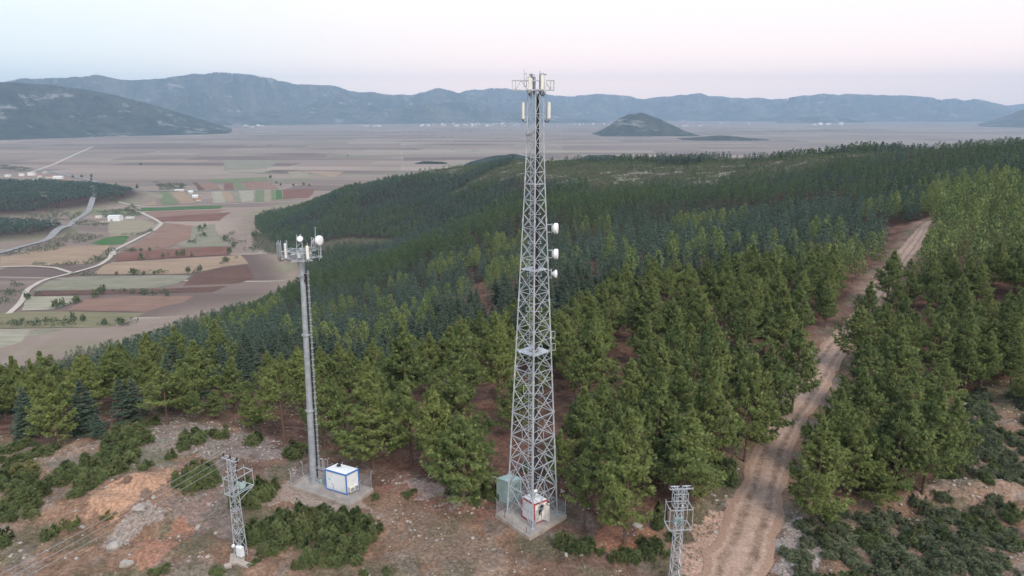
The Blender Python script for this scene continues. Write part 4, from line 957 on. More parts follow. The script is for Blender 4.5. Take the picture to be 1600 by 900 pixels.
for pyp, f, nm in ((549, .97, 0), (421, .97, 0), (288, .95, 1)):
    z_ = zat(pyp, TY); mb = MB(); cs_ = [corner(k, z_, f) for k in range(4)]; ctr = sum(cs_, Vector()) / 4; hole = .42 if nm == 0 else .6
    for k in range(4):
        a, b = cs_[k], cs_[(k + 1) % 4]; c, d = ctr.lerp(b, hole), ctr.lerp(a, hole); up = Vector((0, 0, .06))
        mb.add([a, b, c, d, a + up, b + up, c + up, d + up], [(3,2,1,0),(4,5,6,7),(0,1,5,4),(1,2,6,5),(2,3,7,6),(3,0,4,7)])
    for t_ in (-.5, 0, .5): mb.bar(ctr + Vector((-hd(z_) * hole * .8, t_ * hd(z_) * .5, .03)), ctr + Vector((hd(z_) * hole * .8, t_ * hd(z_) * .5, .03)), .04)
    mb.build('platform', M['galv'], tw)
mb = MB()      # ladder up the inside, with its cage of rungs
la = Vector((TX - .25, TY + .12, ZB)); lb = Vector((TX - .18, TY + .1, ZT))
for o_ in (-.2, .2): mb.bar(la + Vector((o_, 0, 0)), lb + Vector((o_, 0, 0)), .05)
for i in range(120): c = la.lerp(lb, (i + .5) / 120); mb.bar(c + Vector((-.2, 0, 0)), c + Vector((.2, 0, 0)), .028)
mb.build('ladder', M['galv'], tw)
mb = MB()
for i in range(9):
    o_ = Vector((.04 + i * .055, .22, 0)); mb.tube([Vector((TX, TY, ZB + .6)) + o_, Vector((TX, TY, 20)) + o_ * .8, Vector((TX, TY, ZT - .3)) + o_ * .6], .022, 5)
mb.build('cable_run', M['dark'], tw)
mb = MB()
for i in range(26): z_ = ZB + 1 + i * (ZT - ZB - 2) / 26; mb.bar(Vector((TX - .1, TY + .25, z_)), Vector((TX + .62, TY + .25, z_)), .05)
mb.build('cable_tray', M['grey'], tw)
# small bracket frames on the right leg, right where the photo shows them
for pyf in (523, 542):
    z_ = zat(pyf, TY); c = corner(1, z_); mb = MB(); hh = .33
    for dz in (-hh, hh): mb.bar(c + Vector((0, 0, dz)), c + Vector((.42, 0, dz)), .045)
    mb.bar(c + Vector((.42, 0, -hh)), c + Vector((.42, 0, hh)), .045); mb.bar(c + Vector((.1, 0, -hh)), c + Vector((.1, 0, hh)), .04)
    mb.build('bracket', M['galv'], tw)
def drum(parent, c, dia, dep, axis, m, mount=None, conical=False, name='dish_antenna'):
    """radome drum facing axis, centre of the front face at c"""
    a = Vector(axis).normalized(); r_ = dia / 2; mb = MB()
    if conical: prof = [(.05, -dep), (r_ * .35, -dep * .9), (r_ * .8, -dep * .35), (r_, -dep * .1), (r_, 0), (r_ * .8, dep * .15), (r_ * .4, dep * .24), (0, dep * .27)]
    else: prof = [(.08, -dep * 1.15), (r_ * .55, -dep * 1.0), (r_ * .9, -dep * .65), (r_ * .98, -dep * .6), (r_, -dep * .55), (r_, 0), (r_ * .93, dep * .08), (r_ * .5, dep * .14), (0, dep * .16)]
    mb.lathe(prof, c, a, 28); o = mb.build(name, m, parent, smooth=True)
    if mount is not None:
        mb = MB(); bk = Vector(c) - a * dep * 1.1; mb.tube([bk + Vector((0, 0, -.45)), bk + Vector((0, 0, .45))], .05, 8)
        for dz in (-.35, .35): mb.bar(bk + Vector((0, 0, dz)), Vector(mount) + Vector((0, 0, dz)), .06)
        mb.box(bk + a * .1, (.22, .26, .22)); mb.build('mount', M['galv'], o)
    return o
for pxd, pyd, dia, con, dep in ((871, 357, .98, False, .46), (871, 397, .95, False, .45), (869, 428, .78, True, .42)):
    c = P(pxd, pyd, TY - .1); drum(tw, c, dia, dep, (.97, -.22, .02), M['white'], corner(1, c.z), con)
def panel(parent, c, h, w, d, face, m, pole=True, feet=True):
    """sector antenna: rounded tall box facing direction face (rad)"""
    f = Vector((math.cos(face), math.sin(face), 0)); rz = face - PI / 2; mb = MB(); mb.box(Vector(c), (w, d, h), rz)
    mb.box(Vector(c) + f * (d * .5 + .015), (w * .8, .04, h * .96), rz)
    for e in (-1, 1): mb.box(Vector(c) + Vector((0, 0, e * (h / 2 + .02))), (w * .92, d * .92, .04), rz)
    o = mb.build('panel_antenna', m, parent, bevel=.02)
    if pole:
        mb = MB(); b_ = Vector(c) - f * (d * .5 + .12); mb.tube([b_ + Vector((0, 0, -h / 2 - .35)), b_ + Vector((0, 0, h / 2 + .25))], .04, 8)
        for e in (-.36, .36): mb.bar(b_ + Vector((0, 0, h * e)), Vector(c) + Vector((0, 0, h * e)), .07)
        mb.build('mast_pipe', M['galv'], o)
    if feet:
        mb = MB()
        for e in (-.08, .02, .1):
            s_ = Vector((math.cos(rz), math.sin(rz), 0)) * e; st = Vector(c) + s_ + Vector((0, 0, -h / 2)); mb.tube([st, st + Vector((0, 0, -.22)), st - f * .25 + Vector((0, 0, -.32)), st - f * .5 + Vector((0, 0, -.1))], .016, 5)
        mb.build('jumper_cable', M['dark'], o)
    return o
# two cream sector antennas on outriggers
for px_, side in ((817.3, 3), (857.5, 1)):
    c = P(px_, 173, TY); panel(tw, c, 1.36, .30, .15, R(200 if side == 3 else -40), M['cream']); mb = MB()
    for dz in (-.45, .5):
        q = corner(side, c.z + dz); mb.bar(Vector((c.x, c.y + .1, c.z + dz)), q, .055)
    mb.build('outrigger', M['galv'], tw)
# wide top frame: triangular trusses either side
FT = zat(126, TY); FB = ZT; xl = P(800.5, 133, TY).x; xr = P(865.5, 133, TY).x
mb = MB()
for yo in (-.42, .42):
    for z_ in (FT, FB): mb.bar((xl, TY + yo * .7, z_), (xr, TY + yo * .7, z_), .075)
    for xx in (xl, xl + .28, xr - .28, xr): mb.bar((xx, TY + yo * .7, FB), (xx, TY + yo * .7, FT), .06)
    for a, b in ((xl + .28, xl + .75), (xl + 1.35, xl + .75), (xl + 1.35, xl + 1.8), (xr - .28, xr - .75), (xr - 1.35, xr - .75)): mb.bar((a, TY + yo * .7, FB), (b, TY + yo * .7, FT), .045)
for xx in (xl, xr, TX - .5, TX + .5):
    for z_ in (FB, FT): mb.bar((xx, TY - .3, z_), (xx, TY + .3, z_), .06)
for yo in (-.75, .75): mb.bar((TX - .7, TY + yo, FB + .03), (TX + .7, TY + yo, FB + .03), .08)
mb.build('top_frame', M['galv'], tw)
mb = MB(); mb.box((TX, TY, FB - .06), (1.35, 1.3, .05), .3); mb.build('top_platform', M['galv'], tw)
for px_, py_, yo, h, fc, m_ in ((828, 133, -.6, 1.15, -100, 'cream'), (834.5, 132, .5, 1.2, 90, 'grey'), (847, 129, -.5, 1.15, -70, 'cream'), (851.5, 131, -.3, 1.35, -30, 'panelwhite'), (845, 127, .55, 1.2, 60, 'grey')):
    c = P(px_, py_, TY + yo); panel(tw, c, h, .27, .13, R(fc), M[m_])
for px_, py_ in ((830, 119), (845.5, 120.5), (851, 119)):
    c = P(px_, py_, TY + .1); mb = MB(); mb.box(c, (.26, .2, .38), .2)
    for k in range(4): mb.box(c + Vector((-.09 + k * .06, -.12, 0)), (.02, .05, .34), 0)
    mb.tube([c + Vector((0, .12, .2)), c + Vector((0, .12, -1.0))], .035, 8); mb.build('radio_unit', M['grey'], tw)
for px_, top_ in ((819, 107), (822.5, 116)):
    a = P(px_, 136, TY - .2); b = P(px_, top_, TY - .2); mb = MB(); mb.tube([a, b], [.03, .012], 6); c = a.lerp(b, .7)
    mb.bar(c + Vector((-.02, 0, 0)), c + Vector((.14, 0, 0)), .03); mb.box(c + Vector((.16, 0, .03)), (.06, .06, .16)); mb.build('whip_antenna', M['grey'], tw)
drum(tw, P(825, 208, TY - .55), .42, .2, (-.3, -.95, 0), M['grey'], corner(0, zat(208, TY)))
# small lamp box halfway on the leg near the base and an earthing box
mb = MB(); c = corner(0, zat(768, 58.8)); mb.box(c + Vector((.25, -.05, 0)), (.32, .2, .16), .2); mb.build('flood_lamp', M['white'], tw)

# ------------------------------------------------------------------ cabins
def cabin(name, label, cat, base, z0, h, wallm, trimm, roofm, tr=.1, ribs=14):
    """base: 4 ground corners [front, right, back, left]"""
    cx = sum(p[0] for p in base) / 4; cy = sum(p[1] for p in base) / 4; t_ = thing(name, label, cat, (cx, cy, z0))
    B = [Vector((p[0] - cx, p[1] - cy, 0)) for p in base]; ins = [b * .985 for b in B]; mb = MB(); n = 4
    mb.add([b + Vector((0, 0, .05)) for b in ins] + [b + Vector((0, 0, h - .04)) for b in ins], [(0,1,2,3)[::-1], (4,5,6,7)] + [(k, (k + 1) % 4, 4 + (k + 1) % 4, 4 + k) for k in range(4)])
    for k in range(4):       # ribs of the sandwich panels
        a, b = ins[k], ins[(k + 1) % 4]; nn = ((a + b) / 2).normalized() * .012
        for i in range(1, ribs): c = a.lerp(b, i / ribs) + nn * .3; mb.bar(c + Vector((0, 0, .15)), c + Vector((0, 0, h - .15)), .022)
    wl = mb.build('wall', wallm, t_); mb = MB()
    for k in range(4):
        a, b = B[k], B[(k + 1) % 4]; mb.bar(a + Vector((0, 0, .0)), a + Vector((0, 0, h)), tr)
        for z_, e in ((.06, .0), (h - .06, .004)): mb.bar(a.lerp(b, .012) + Vector((0, 0, z_)), a.lerp(b, .988) + Vector((0, 0, z_)), tr * .97)
    mb.build('trim', trimm, t_); mb = MB(); rf = [b * .97 for b in B]; apex = Vector((0, 0, h + .10))
    mb.add([r_ + Vector((0, 0, h + .01)) for r_ in rf] + [r_ + Vector((0, 0, h + .05)) for r_ in rf] + [apex], [(3,2,1,0)] + [(k, (k + 1) % 4, 4 + (k + 1) % 4, 4 + k) for k in range(4)] + [(4 + k, 4 + (k + 1) % 4, 8) for k in range(4)])
    mb.build('roof', roofm, t_); return t_, B, h
def xy(px, py, z):
    Yd = (CAMZ - z) / math.tan(PITCH + math.atan((py - 450) / FPX)); p = P(px, py, Yd); return (p.x, p.y)
zc = PT + .08
f_, r2, l2 = xy(835, 819, zc), xy(854.7, 811, zc), xy(815.6, 806.7, zc)
rc, Bc, hc = cabin('equipment_cabin', 'small white equipment cabin with red trim and open door inside the tower', 'cabin', [f_, r2, (r2[0] + l2[0] - f_[0], r2[1] + l2[1] - f_[1]), l2], zc, 2.2, M['panelwhite'], M['red'], M['panelwhite'], .11, 5)
F0, R0 = Bc[0], Bc[1]; e1 = (R0 - F0).normalized(); nrm = Vector((e1.y, -e1.x, 0)); W_ = (R0 - F0).length
def pquad(mb, o, u, w, z0, z1, t_):   # thin box on the door face
    a = o + e1 * u; mb.box(a + e1 * (w / 2) + nrm * t_ + Vector((0, 0, (z0 + z1) / 2)), (w, .03, z1 - z0), math.atan2(e1.y, e1.x))
mb = MB(); pquad(mb, F0, .12, W_ - .24, .12, 2.05, -.001); mb.build('warm_lit_panel', M['warmwhite'], rc)  # warm glow falling on this side is put into the panel colour
mb = MB(); pquad(mb, F0, .48, .62, .15, 1.85, .02); mb.build('doorway_shade', M['dark'], rc)  # dark sheet whose colour stands in for the unlit cabin interior
mb = MB(); pquad(mb, F0, .5, .3, .18, .75, .04); pquad(mb, F0, .86, .22, .18, 1.3, .04); dw = mb.build('cabinet', M['warmwhite'], rc)
mb = MB(); hg = F0 + e1 * 1.1; dd = (nrm * .92 + e1 * .39).normalized(); mb.box(hg + dd * .32 + nrm * .05 + Vector((0, 0, 1.0)), (.64, .04, 1.72), math.atan2(dd.y, dd.x)); door = mb.build('door', M['warmwhite'], rc)
mb = MB(); mb.bar(hg + dd * .55 + e1 * -.05 + nrm * .05 + Vector((0, 0, .9)), hg + dd * .55 + e1 * -.05 + nrm * .05 + Vector((0, 0, 1.1)), .03); mb.build('handle', M['grey'], door)
mb = MB(); pquad(mb, F0, .8, .1, 1.92, 2.02, .05); mb.build('door_lamp', M['grey'], rc)
mb = MB(); mb.box(R0 + nrm * .15 + e1 * .05 + Vector((0, 0, 1.75)), (.18, .12, .1), .5); mb.build('camera', M['white'], rc)
# teal cabinet on its own plinth
zt0 = TG + .25; f_, r2, l2 = xy(795, 789, zt0), xy(815, 782, zt0), xy(776.6, 781, zt0); b2 = (r2[0] + l2[0] - f_[0], r2[1] + l2[1] - f_[1])
tc_, Bt, ht = cabin('equipment_cabinet', 'tall pale teal metal cabinet at the back of the tower slab', 'cabinet', [f_, r2, b2, l2], zt0, 2.55, M['teal'], M['teal'], M['teal'], .06, 3)
e1 = (Bt[1] - Bt[0]).normalized(); nrm = Vector((e1.y, -e1.x, 0)); W_ = (Bt[1] - Bt[0]).length
for u in (.06, W_ / 2 + .02):
    mb = MB(); pquad(mb, Bt[0], u, W_ / 2 - .08, .15, 2.4, .02); d_ = mb.build('door', M['teal'], tc_, bevel=.01); mb = MB()
    for z_ in (.5, 1.2, 1.9): pquad(mb, Bt[0], (W_ / 2 - .16) if u < .1 else W_ / 2 + .08, .08, z_, z_ + .14, .05)
    mb.build('latch', M['dark'], d_)
mb = MB(); cc = Vector(((f_[0] + b2[0]) / 2, (f_[1] + b2[1]) / 2, 0)); ex = [cc + (Vector((*p, 0)) - cc) * 1.18 for p in (f_, r2, b2, l2)]
pth = slab('p', [(v.x, v.y) for v in ex], zt0 - .004, .8, None).build('concrete_plinth', M['concrete']); tag(pth, 'low concrete plinth under the teal metal cabinet', 'plinth')

def fence(name, label, loop, top, step, hgt=1.9, mesh_h=1.5, skip=()):
    """chain-link fence: posts with outward-bent tops and a wire net per side"""
    cx = sum(p[0] for p in loop) / len(loop); cy = sum(p[1] for p in loop) / len(loop); th_ = thing(name, label, 'fence', (cx, cy, top)); n = len(loop); O = Vector((cx, cy, 0))
    for k in range(n):
        if k in skip: continue
        a = Vector((*loop[k], 0)) - O; b = Vector((*loop[(k + 1) % n], 0)) - O; L = (b - a).length; m_ = max(1, round(L / step)); d = (b - a).normalized(); out = Vector((d.y, -d.x, 0))
        for i in range(m_):
            c = a.lerp(b, i / m_); mb = MB(); mb.tube([c + Vector((0, 0, -.1)), c + Vector((0, 0, hgt)), c + out * .22 + Vector((0, 0, hgt + .25))], .032, 6); mb.build('post', M['galv'], th_)
        mb = MB(); g = .16; nx_ = int(L / g)
        for i in range(-int(mesh_h / g), nx_):
            for sgn in (0, 1):
                u0, u1 = i * g, i * g + mesh_h; z0_, z1_ = 0.0, mesh_h
                if u0 < 0: z0_ -= u0; u0 = 0
                if u1 > L: z1_ -= (u1 - L); u1 = L
                if z1_ - z0_ < .05: continue
                if sgn: z0_, z1_ = mesh_h - z0_, mesh_h - z1_
                mb.bar(a + d * u0 + Vector((0, 0, z0_ + .05)), a + d * u1 + Vector((0, 0, z1_ + .05)), .006)
        for z_ in (.06, mesh_h + .05): mb.bar(a + Vector((0, 0, z_)), b + Vector((0, 0, z_)), .012)
        mb.build('wire_net', M['galv'], th_)
    return th_
def inset(loop, t_):
    cx = sum(p[0] for p in loop) / len(loop); cy = sum(p[1] for p in loop) / len(loop); return [(cx + (p[0] - cx) * t_, cy + (p[1] - cy) * t_) for p in loop]
fence('chain_link_fence', 'low wire fence with bent posts round the lattice tower slab', inset([pf, pr, pb_, pl_], .95), PT, 2.5, 1.75, 1.35)

# ================================================================== pole mast compound
MG = gz(-19.6, 66.2); MT_ = MG + .35
sL, sF, sR = xy(452, 759, MT_), xy(547.5, 791, MT_), xy(584, 764, MT_); sB = (sL[0] + sR[0] - sF[0], sL[1] + sR[1] - sF[1])
sl2 = thing('concrete_slab', 'long rectangular concrete slab under the pole mast and the blue-trimmed cabin', 'concrete slab', (0, 0, 0))
slab('s', [sF, sR, sB, sL], MT_, 1.0, None).build('base', M['concrete'], sl2, bevel=.03)
mb = MB()
for a, b in ((sF, sR), (sR, sB), (sB, sL), (sL, sF)):
    va = Vector((*a, 0)); vb = Vector((*b, 0)); d = (vb - va).normalized(); nn = Vector((-d.y, d.x, 0)) * .12; mb.bar(va + nn + d * .25 + Vector((0, 0, MT_ + .03)), vb + nn - d * .01 + Vector((0, 0, MT_ + .03)), .2, .08)
mb.build('kerb', M['concrete'], sl2)
MY = (CAMZ - MT_) / math.tan(PITCH + math.atan((754 - 450) / FPX)); base = P(490.5, 754, MY); top = P(473.5, 403, MY); top.x = (top.x + base.x) / 2 + .25; top.y = MY
pm_ = thing('pole_mast', 'tall grey tapered steel pole mast with a ring of antennas on top', 'mast', (base.x, base.y, MT_)); Hm = top.z - MT_; off = Vector((top.x - base.x, 0, Hm))
def ax(t_): return off * t_
cuts = [0, zat(641, MY), zat(523, MY), zat(430, MY)]; cuts = [0] + [(z_ - MT_) / Hm for z_ in cuts[1:]] + [1.0]
for a, b in zip(cuts[:-1], cuts[1:]):
    mb = MB(); mb.tube([ax(a), ax(b)], [.39 - .13 * a, .39 - .13 * b - .0], 16); mb.build('pole_section', M['galv_pole'], pm_, smooth=True)
for a in cuts[:-1]:
    mb = MB(); r_ = .39 - .13 * a; mb.lathe([(r_ - .02, -.07), (r_ + .13, -.07), (r_ + .13, .07), (r_ - .02, .07)], ax(a) + Vector((0, 0, .07 if a == 0 else 0)), (0, 0, 1), 20)
    for k in range(12): t_ = k * PI / 6; mb.box(ax(a) + Vector((math.cos(t_) * (r_ + .08), math.sin(t_) * (r_ + .08), .12 if a == 0 else .02)), (.05, .05, .2))
    mb.build('flange', M['galv_pole'], pm_)
mb = MB()      # feeder cables on the right with clamps, and climbing pegs beside them
for i in range(6): mb.tube([ax(0.01) + Vector((.46, -.10 + i * .045, .4)), ax(.5) + Vector((.38, -.10 + i * .04, 0)), ax(.93) + Vector((.32, -.1 + i * .04, 0))], .022, 5)
mb.build('cable_run', M['dark'], pm_); mb = MB(); x0_ = .66
for o_ in (-.16, .16): mb.bar(ax(0.03) + Vector((x0_, o_, 0)), ax(.95) + Vector((x0_ - .12, o_, 0)), .04)
for i in range(74): c = ax(.03 + i * .0125) + Vector((x0_ - i * .0016, 0, 0)); mb.bar(c + Vector((0, -.16, 0)), c + Vector((0, .16, 0)), .03)
for i in range(38): c = ax(.03 + i * .0245) + Vector((x0_ - i * .003, 0, 0)); mb.bar(c + Vector((-.36, 0, 0)), c + Vector((.10, 0, 0)), .045); mb.bar(c + Vector((.10, -.1, 0)), c + Vector((.10, .1, .0)), .05)
mb.build('ladder', M['galv'], pm_)
mb = MB(); c = ax(.925); mb.tube([c + Vector((.3, -.3, -.5)), c + Vector((.42, -.25, 0)), c + Vector((.3, -.3, .3))], .12, 8); mb.tube([c + Vector((.3, .1, -.45)), c + Vector((.4, .0, .1))], .10, 8); mb.build('cable_coil', M['dark'], pm_)
# head frame: two rings of tube with radial arms and grating
hz_ = Hm + .15; C0 = ax(1.0); mb = MB(); Rr_ = 1.25
for z_, rr in ((0.0, 1.25), (.75, 1.3)):
    pts = [C0 + Vector((math.cos(k * PI / 6) * rr, math.sin(k * PI / 6) * rr, z_)) for k in range(13)]
    for a, b in zip(pts[:-1], pts[1:]): mb.bar(a, b, .06)
for k in range(6):
    t_ = k * PI / 3 + .3; d = Vector((math.cos(t_), math.sin(t_), 0)); mb.bar(C0, C0 + d * 2.0, .07); mb.bar(C0 + Vector((0, 0, .75)), C0 + d * 2.0 + Vector((0, 0, .75)), .06); mb.bar(C0 + d * .9, C0 + d * .9 + Vector((0, 0, .75)), .05)
    e = Vector((math.cos(t_ + PI / 3), math.sin(t_ + PI / 3), 0))
    if k % 2 == 0: mb.bar(C0 + d * 2.0 + Vector((0, 0, .75)), C0 + e * 1.9 + Vector((0, 0, .75)), .05); mb.bar(C0 + d * 2.0, C0 + e * 1.9, .05)
mb.tube([C0 + Vector((0, 0, -.1)), C0 + Vector((0, 0, 1.0))], .22, 10); mb.build('head_frame', M['galv'], pm_)
mb = MB()
for k in range(12): mb.bar(C0 + Vector((-1.15 + k * .21, -math.sqrt(max(.05, 1.32 - (-1.15 + k * .21) ** 2)), .04)), C0 + Vector((-1.15 + k * .21, math.sqrt(max(.05, 1.32 - (-1.15 + k * .21) ** 2)), .04)), .05, .03)
mb.build('platform', M['galv'], pm_)
for pxa, pya, yo, h, fc, m_ in ((446, 392, -.9, 1.45, 215, 'panelwhite'), (437, 391, .4, 1.5, 160, 'grey'), (434, 391, .7, 1.6, 150, 'grey'), (480.5, 395, -1.4, 1.3, -80, 'cream'), (500.5, 393, .8, 1.3, 40, 'grey')):
    c = P(pxa, pya, MY + yo) - Vector(pm_.location); panel(pm_, c, h, .27 if m_ != 'grey' else .16, .13, R(fc), M[m_])
mb = MB(); c = P(473, 393, MY - 1.1) - Vector(pm_.location); mb.tube([c + Vector((0, 0, -1.2)), c + Vector((0, 0, .9))], .05, 8); mb.build('mast_pipe', M['galv'], pm_)
o = drum(pm_, P(468.5, 373.3, MY - .4) - Vector(pm_.location), .58, .28, (.06, -.97, .1), M['white'], P(464, 380, MY) - Vector(pm_.location))
o = drum(pm_, P(500.5, 376, MY - .2) - Vector(pm_.location), 1.0, .45, (.93, -.36, 0), M['white'], P(492, 380, MY) - Vector(pm_.location))
o = drum(pm_, P(489, 378, MY + .4) - Vector(pm_.location), .45, .25, (-.5, .8, 0), M['grey'], P(490, 382, MY) - Vector(pm_.location))
for pxa, t0, t1, r_ in ((492.5, 355, 392, .03), (463.5, 367, 390, .035), (447, 376, 384, .03), (487, 371, 388, .04), (501, 385, 404, .04)):
    a = P(pxa, t1, MY) - Vector(pm_.location); b = P(pxa, t0, MY) - Vector(pm_.location); mb = MB(); mb.tube([a, b], [r_ * 1.3, r_], 6); mb.bar(b + Vector((-.12, 0, -.02)), b + Vector((.12, 0, -.02)), .03); mb.build('whip_antenna', M['galv'], pm_)
for k in range(5):
    t_ = 1.1 + k * 1.2; c = C0 + Vector((math.cos(t_) * .75, math.sin(t_) * .75, .4)); mb = MB(); mb.box(c, (.3, .22, .45), t_)
    for j in range(4): mb.box(c + Vector((-.1 + j * .07, -.13, 0)), (.02, .06, .4))
    mb.build('radio_unit', M['panelwhite' if k % 2 else 'grey'], pm_)

zc = MT_ + .06; f_, r2, l2 = xy(542.3, 773, zc), xy(561.6, 763.2, zc), xy(510.2, 763.6, zc)
bc, Bb, hb = cabin('equipment_cabin', 'white ribbed equipment cabin with bright blue trim beside the pole mast', 'cabin', [f_, r2, (r2[0] + l2[0] - f_[0], r2[1] + l2[1] - f_[1]), l2], zc, 2.35, M['panelwhite'], M['blue'], M['panelwhite'], .12, 14)
e1 = (Bb[1] - Bb[0]).normalized(); nrm = Vector((e1.y, -e1.x, 0)); W_ = (Bb[1] - Bb[0]).length
for u, nm in ((.15, 0), (.72, 1)):
    mb = MB(); a = Bb[0] + e1 * (u + .3) + nrm * .2 + Vector((0, 0, .55)); mb.box(a, (.52, .3, .62), math.atan2(e1.y, e1.x)); ac = mb.build('air_conditioner', M['warmwhite'], bc, bevel=.02)
    mb = MB(); mb.lathe([(.0, 0), (.2, 0), (.22, .02), (.2, .03)], a + nrm * .152, nrm, 16); mb.build('fan_grille', M['grey'], ac)
mb = MB(); pc_ = Vector((-.35, .25, hb + .14)); mb.tube([pc_ + Vector((math.cos(k * .7) * .2, math.sin(k * .7) * .16, .05 + .012 * k)) for k in range(22)], .045, 6); mb.build('cable_coil', M['dark'], bc)
mb = MB(); a = Bb[1] + (Bb[2] - Bb[1]) * .12 + Vector((0, 0, hb - .35)); mb.box(a + nrm * .02 + e1 * .14, (.18, .25, .5), math.atan2(e1.y, e1.x)); mb.build('junction_box', M['grey'], bc)
e3 = (Bb[3] - Bb[0]).normalized(); n3_ = Vector((-e3.y, e3.x, 0))
if n3_.y > 0: n3_ = -n3_
mb = MB(); a = Bb[0] + e3 * 2.25 + n3_ * .02 + Vector((0, 0, 1.35)); mb.box(a, (.22, .05, .16), math.atan2(e3.y, e3.x)); mb.build('notice_plate', simple('pale_blue_plate', (.25, .62, .72), .5), bc)
# cable bridge from mast to cabin and a twin-pipe stand
cb = thing('cable_bridge', 'galvanised cable bridge and twin pipe stand between pole mast and blue-trimmed cabin', 'cable bridge', (base.x, base.y, MT_))
pA = Vector((.4, -.05, 1.9)); pB = Vector((bc.location.x - base.x - 1.0, bc.location.y - base.y + .35, 1.95))
for s_ in (-.14, .14):
    mb = MB(); mb.bar(pA + Vector((0, s_, 0)), pB + Vector((0, s_, 0)), .05); mb.build('rail', M['galv'], cb)
mb = MB()
for i in range(10): c = pA.lerp(pB, i / 9); mb.bar(c + Vector((0, -.14, 0)), c + Vector((0, .14, 0)), .035)
mb.build('rung', M['galv'], cb); mb = MB()
for s_ in (-.1, .12): q = Vector(xy(507.5 + s_ * 10, 757, MT_) + (0,)) - Vector((base.x, base.y, 0)); mb.tube([q, q + Vector((0, 0, 3.0)), q + Vector((-.15, -.1, 3.2)), q + Vector((-.3, -.1, 3.1))], .045, 8)
mb.build('pipe_stand', M['galv'], cb)
bk = thing('bucket', 'pale green bucket standing at the foot of the pole mast', 'bucket', (base.x + .85, base.y - .1, MT_)); mb = MB(); mb.lathe([(0, 0.0), (.15, 0), (.2, .36), (.215, .36), (.2, .38), (.18, .36), (.14, .05), (0, .05)], (0, 0, 0), (0, 0, 1), 16); mb.build('body', M['teal'], bk, smooth=True)
mb = MB(); mb.tube([(-.2, 0, .36), (-.14, .0, .5), (0, 0, .56), (.14, 0, .5), (.2, 0, .36)], .01, 5); mb.build('handle', M['grey'], bk)
fence('chain_link_fence', 'wire fence with white-tipped bent posts round the pole mast slab', inset([sF, sR, sB, sL], .95), MT_, 2.2, 1.85, 1.4)

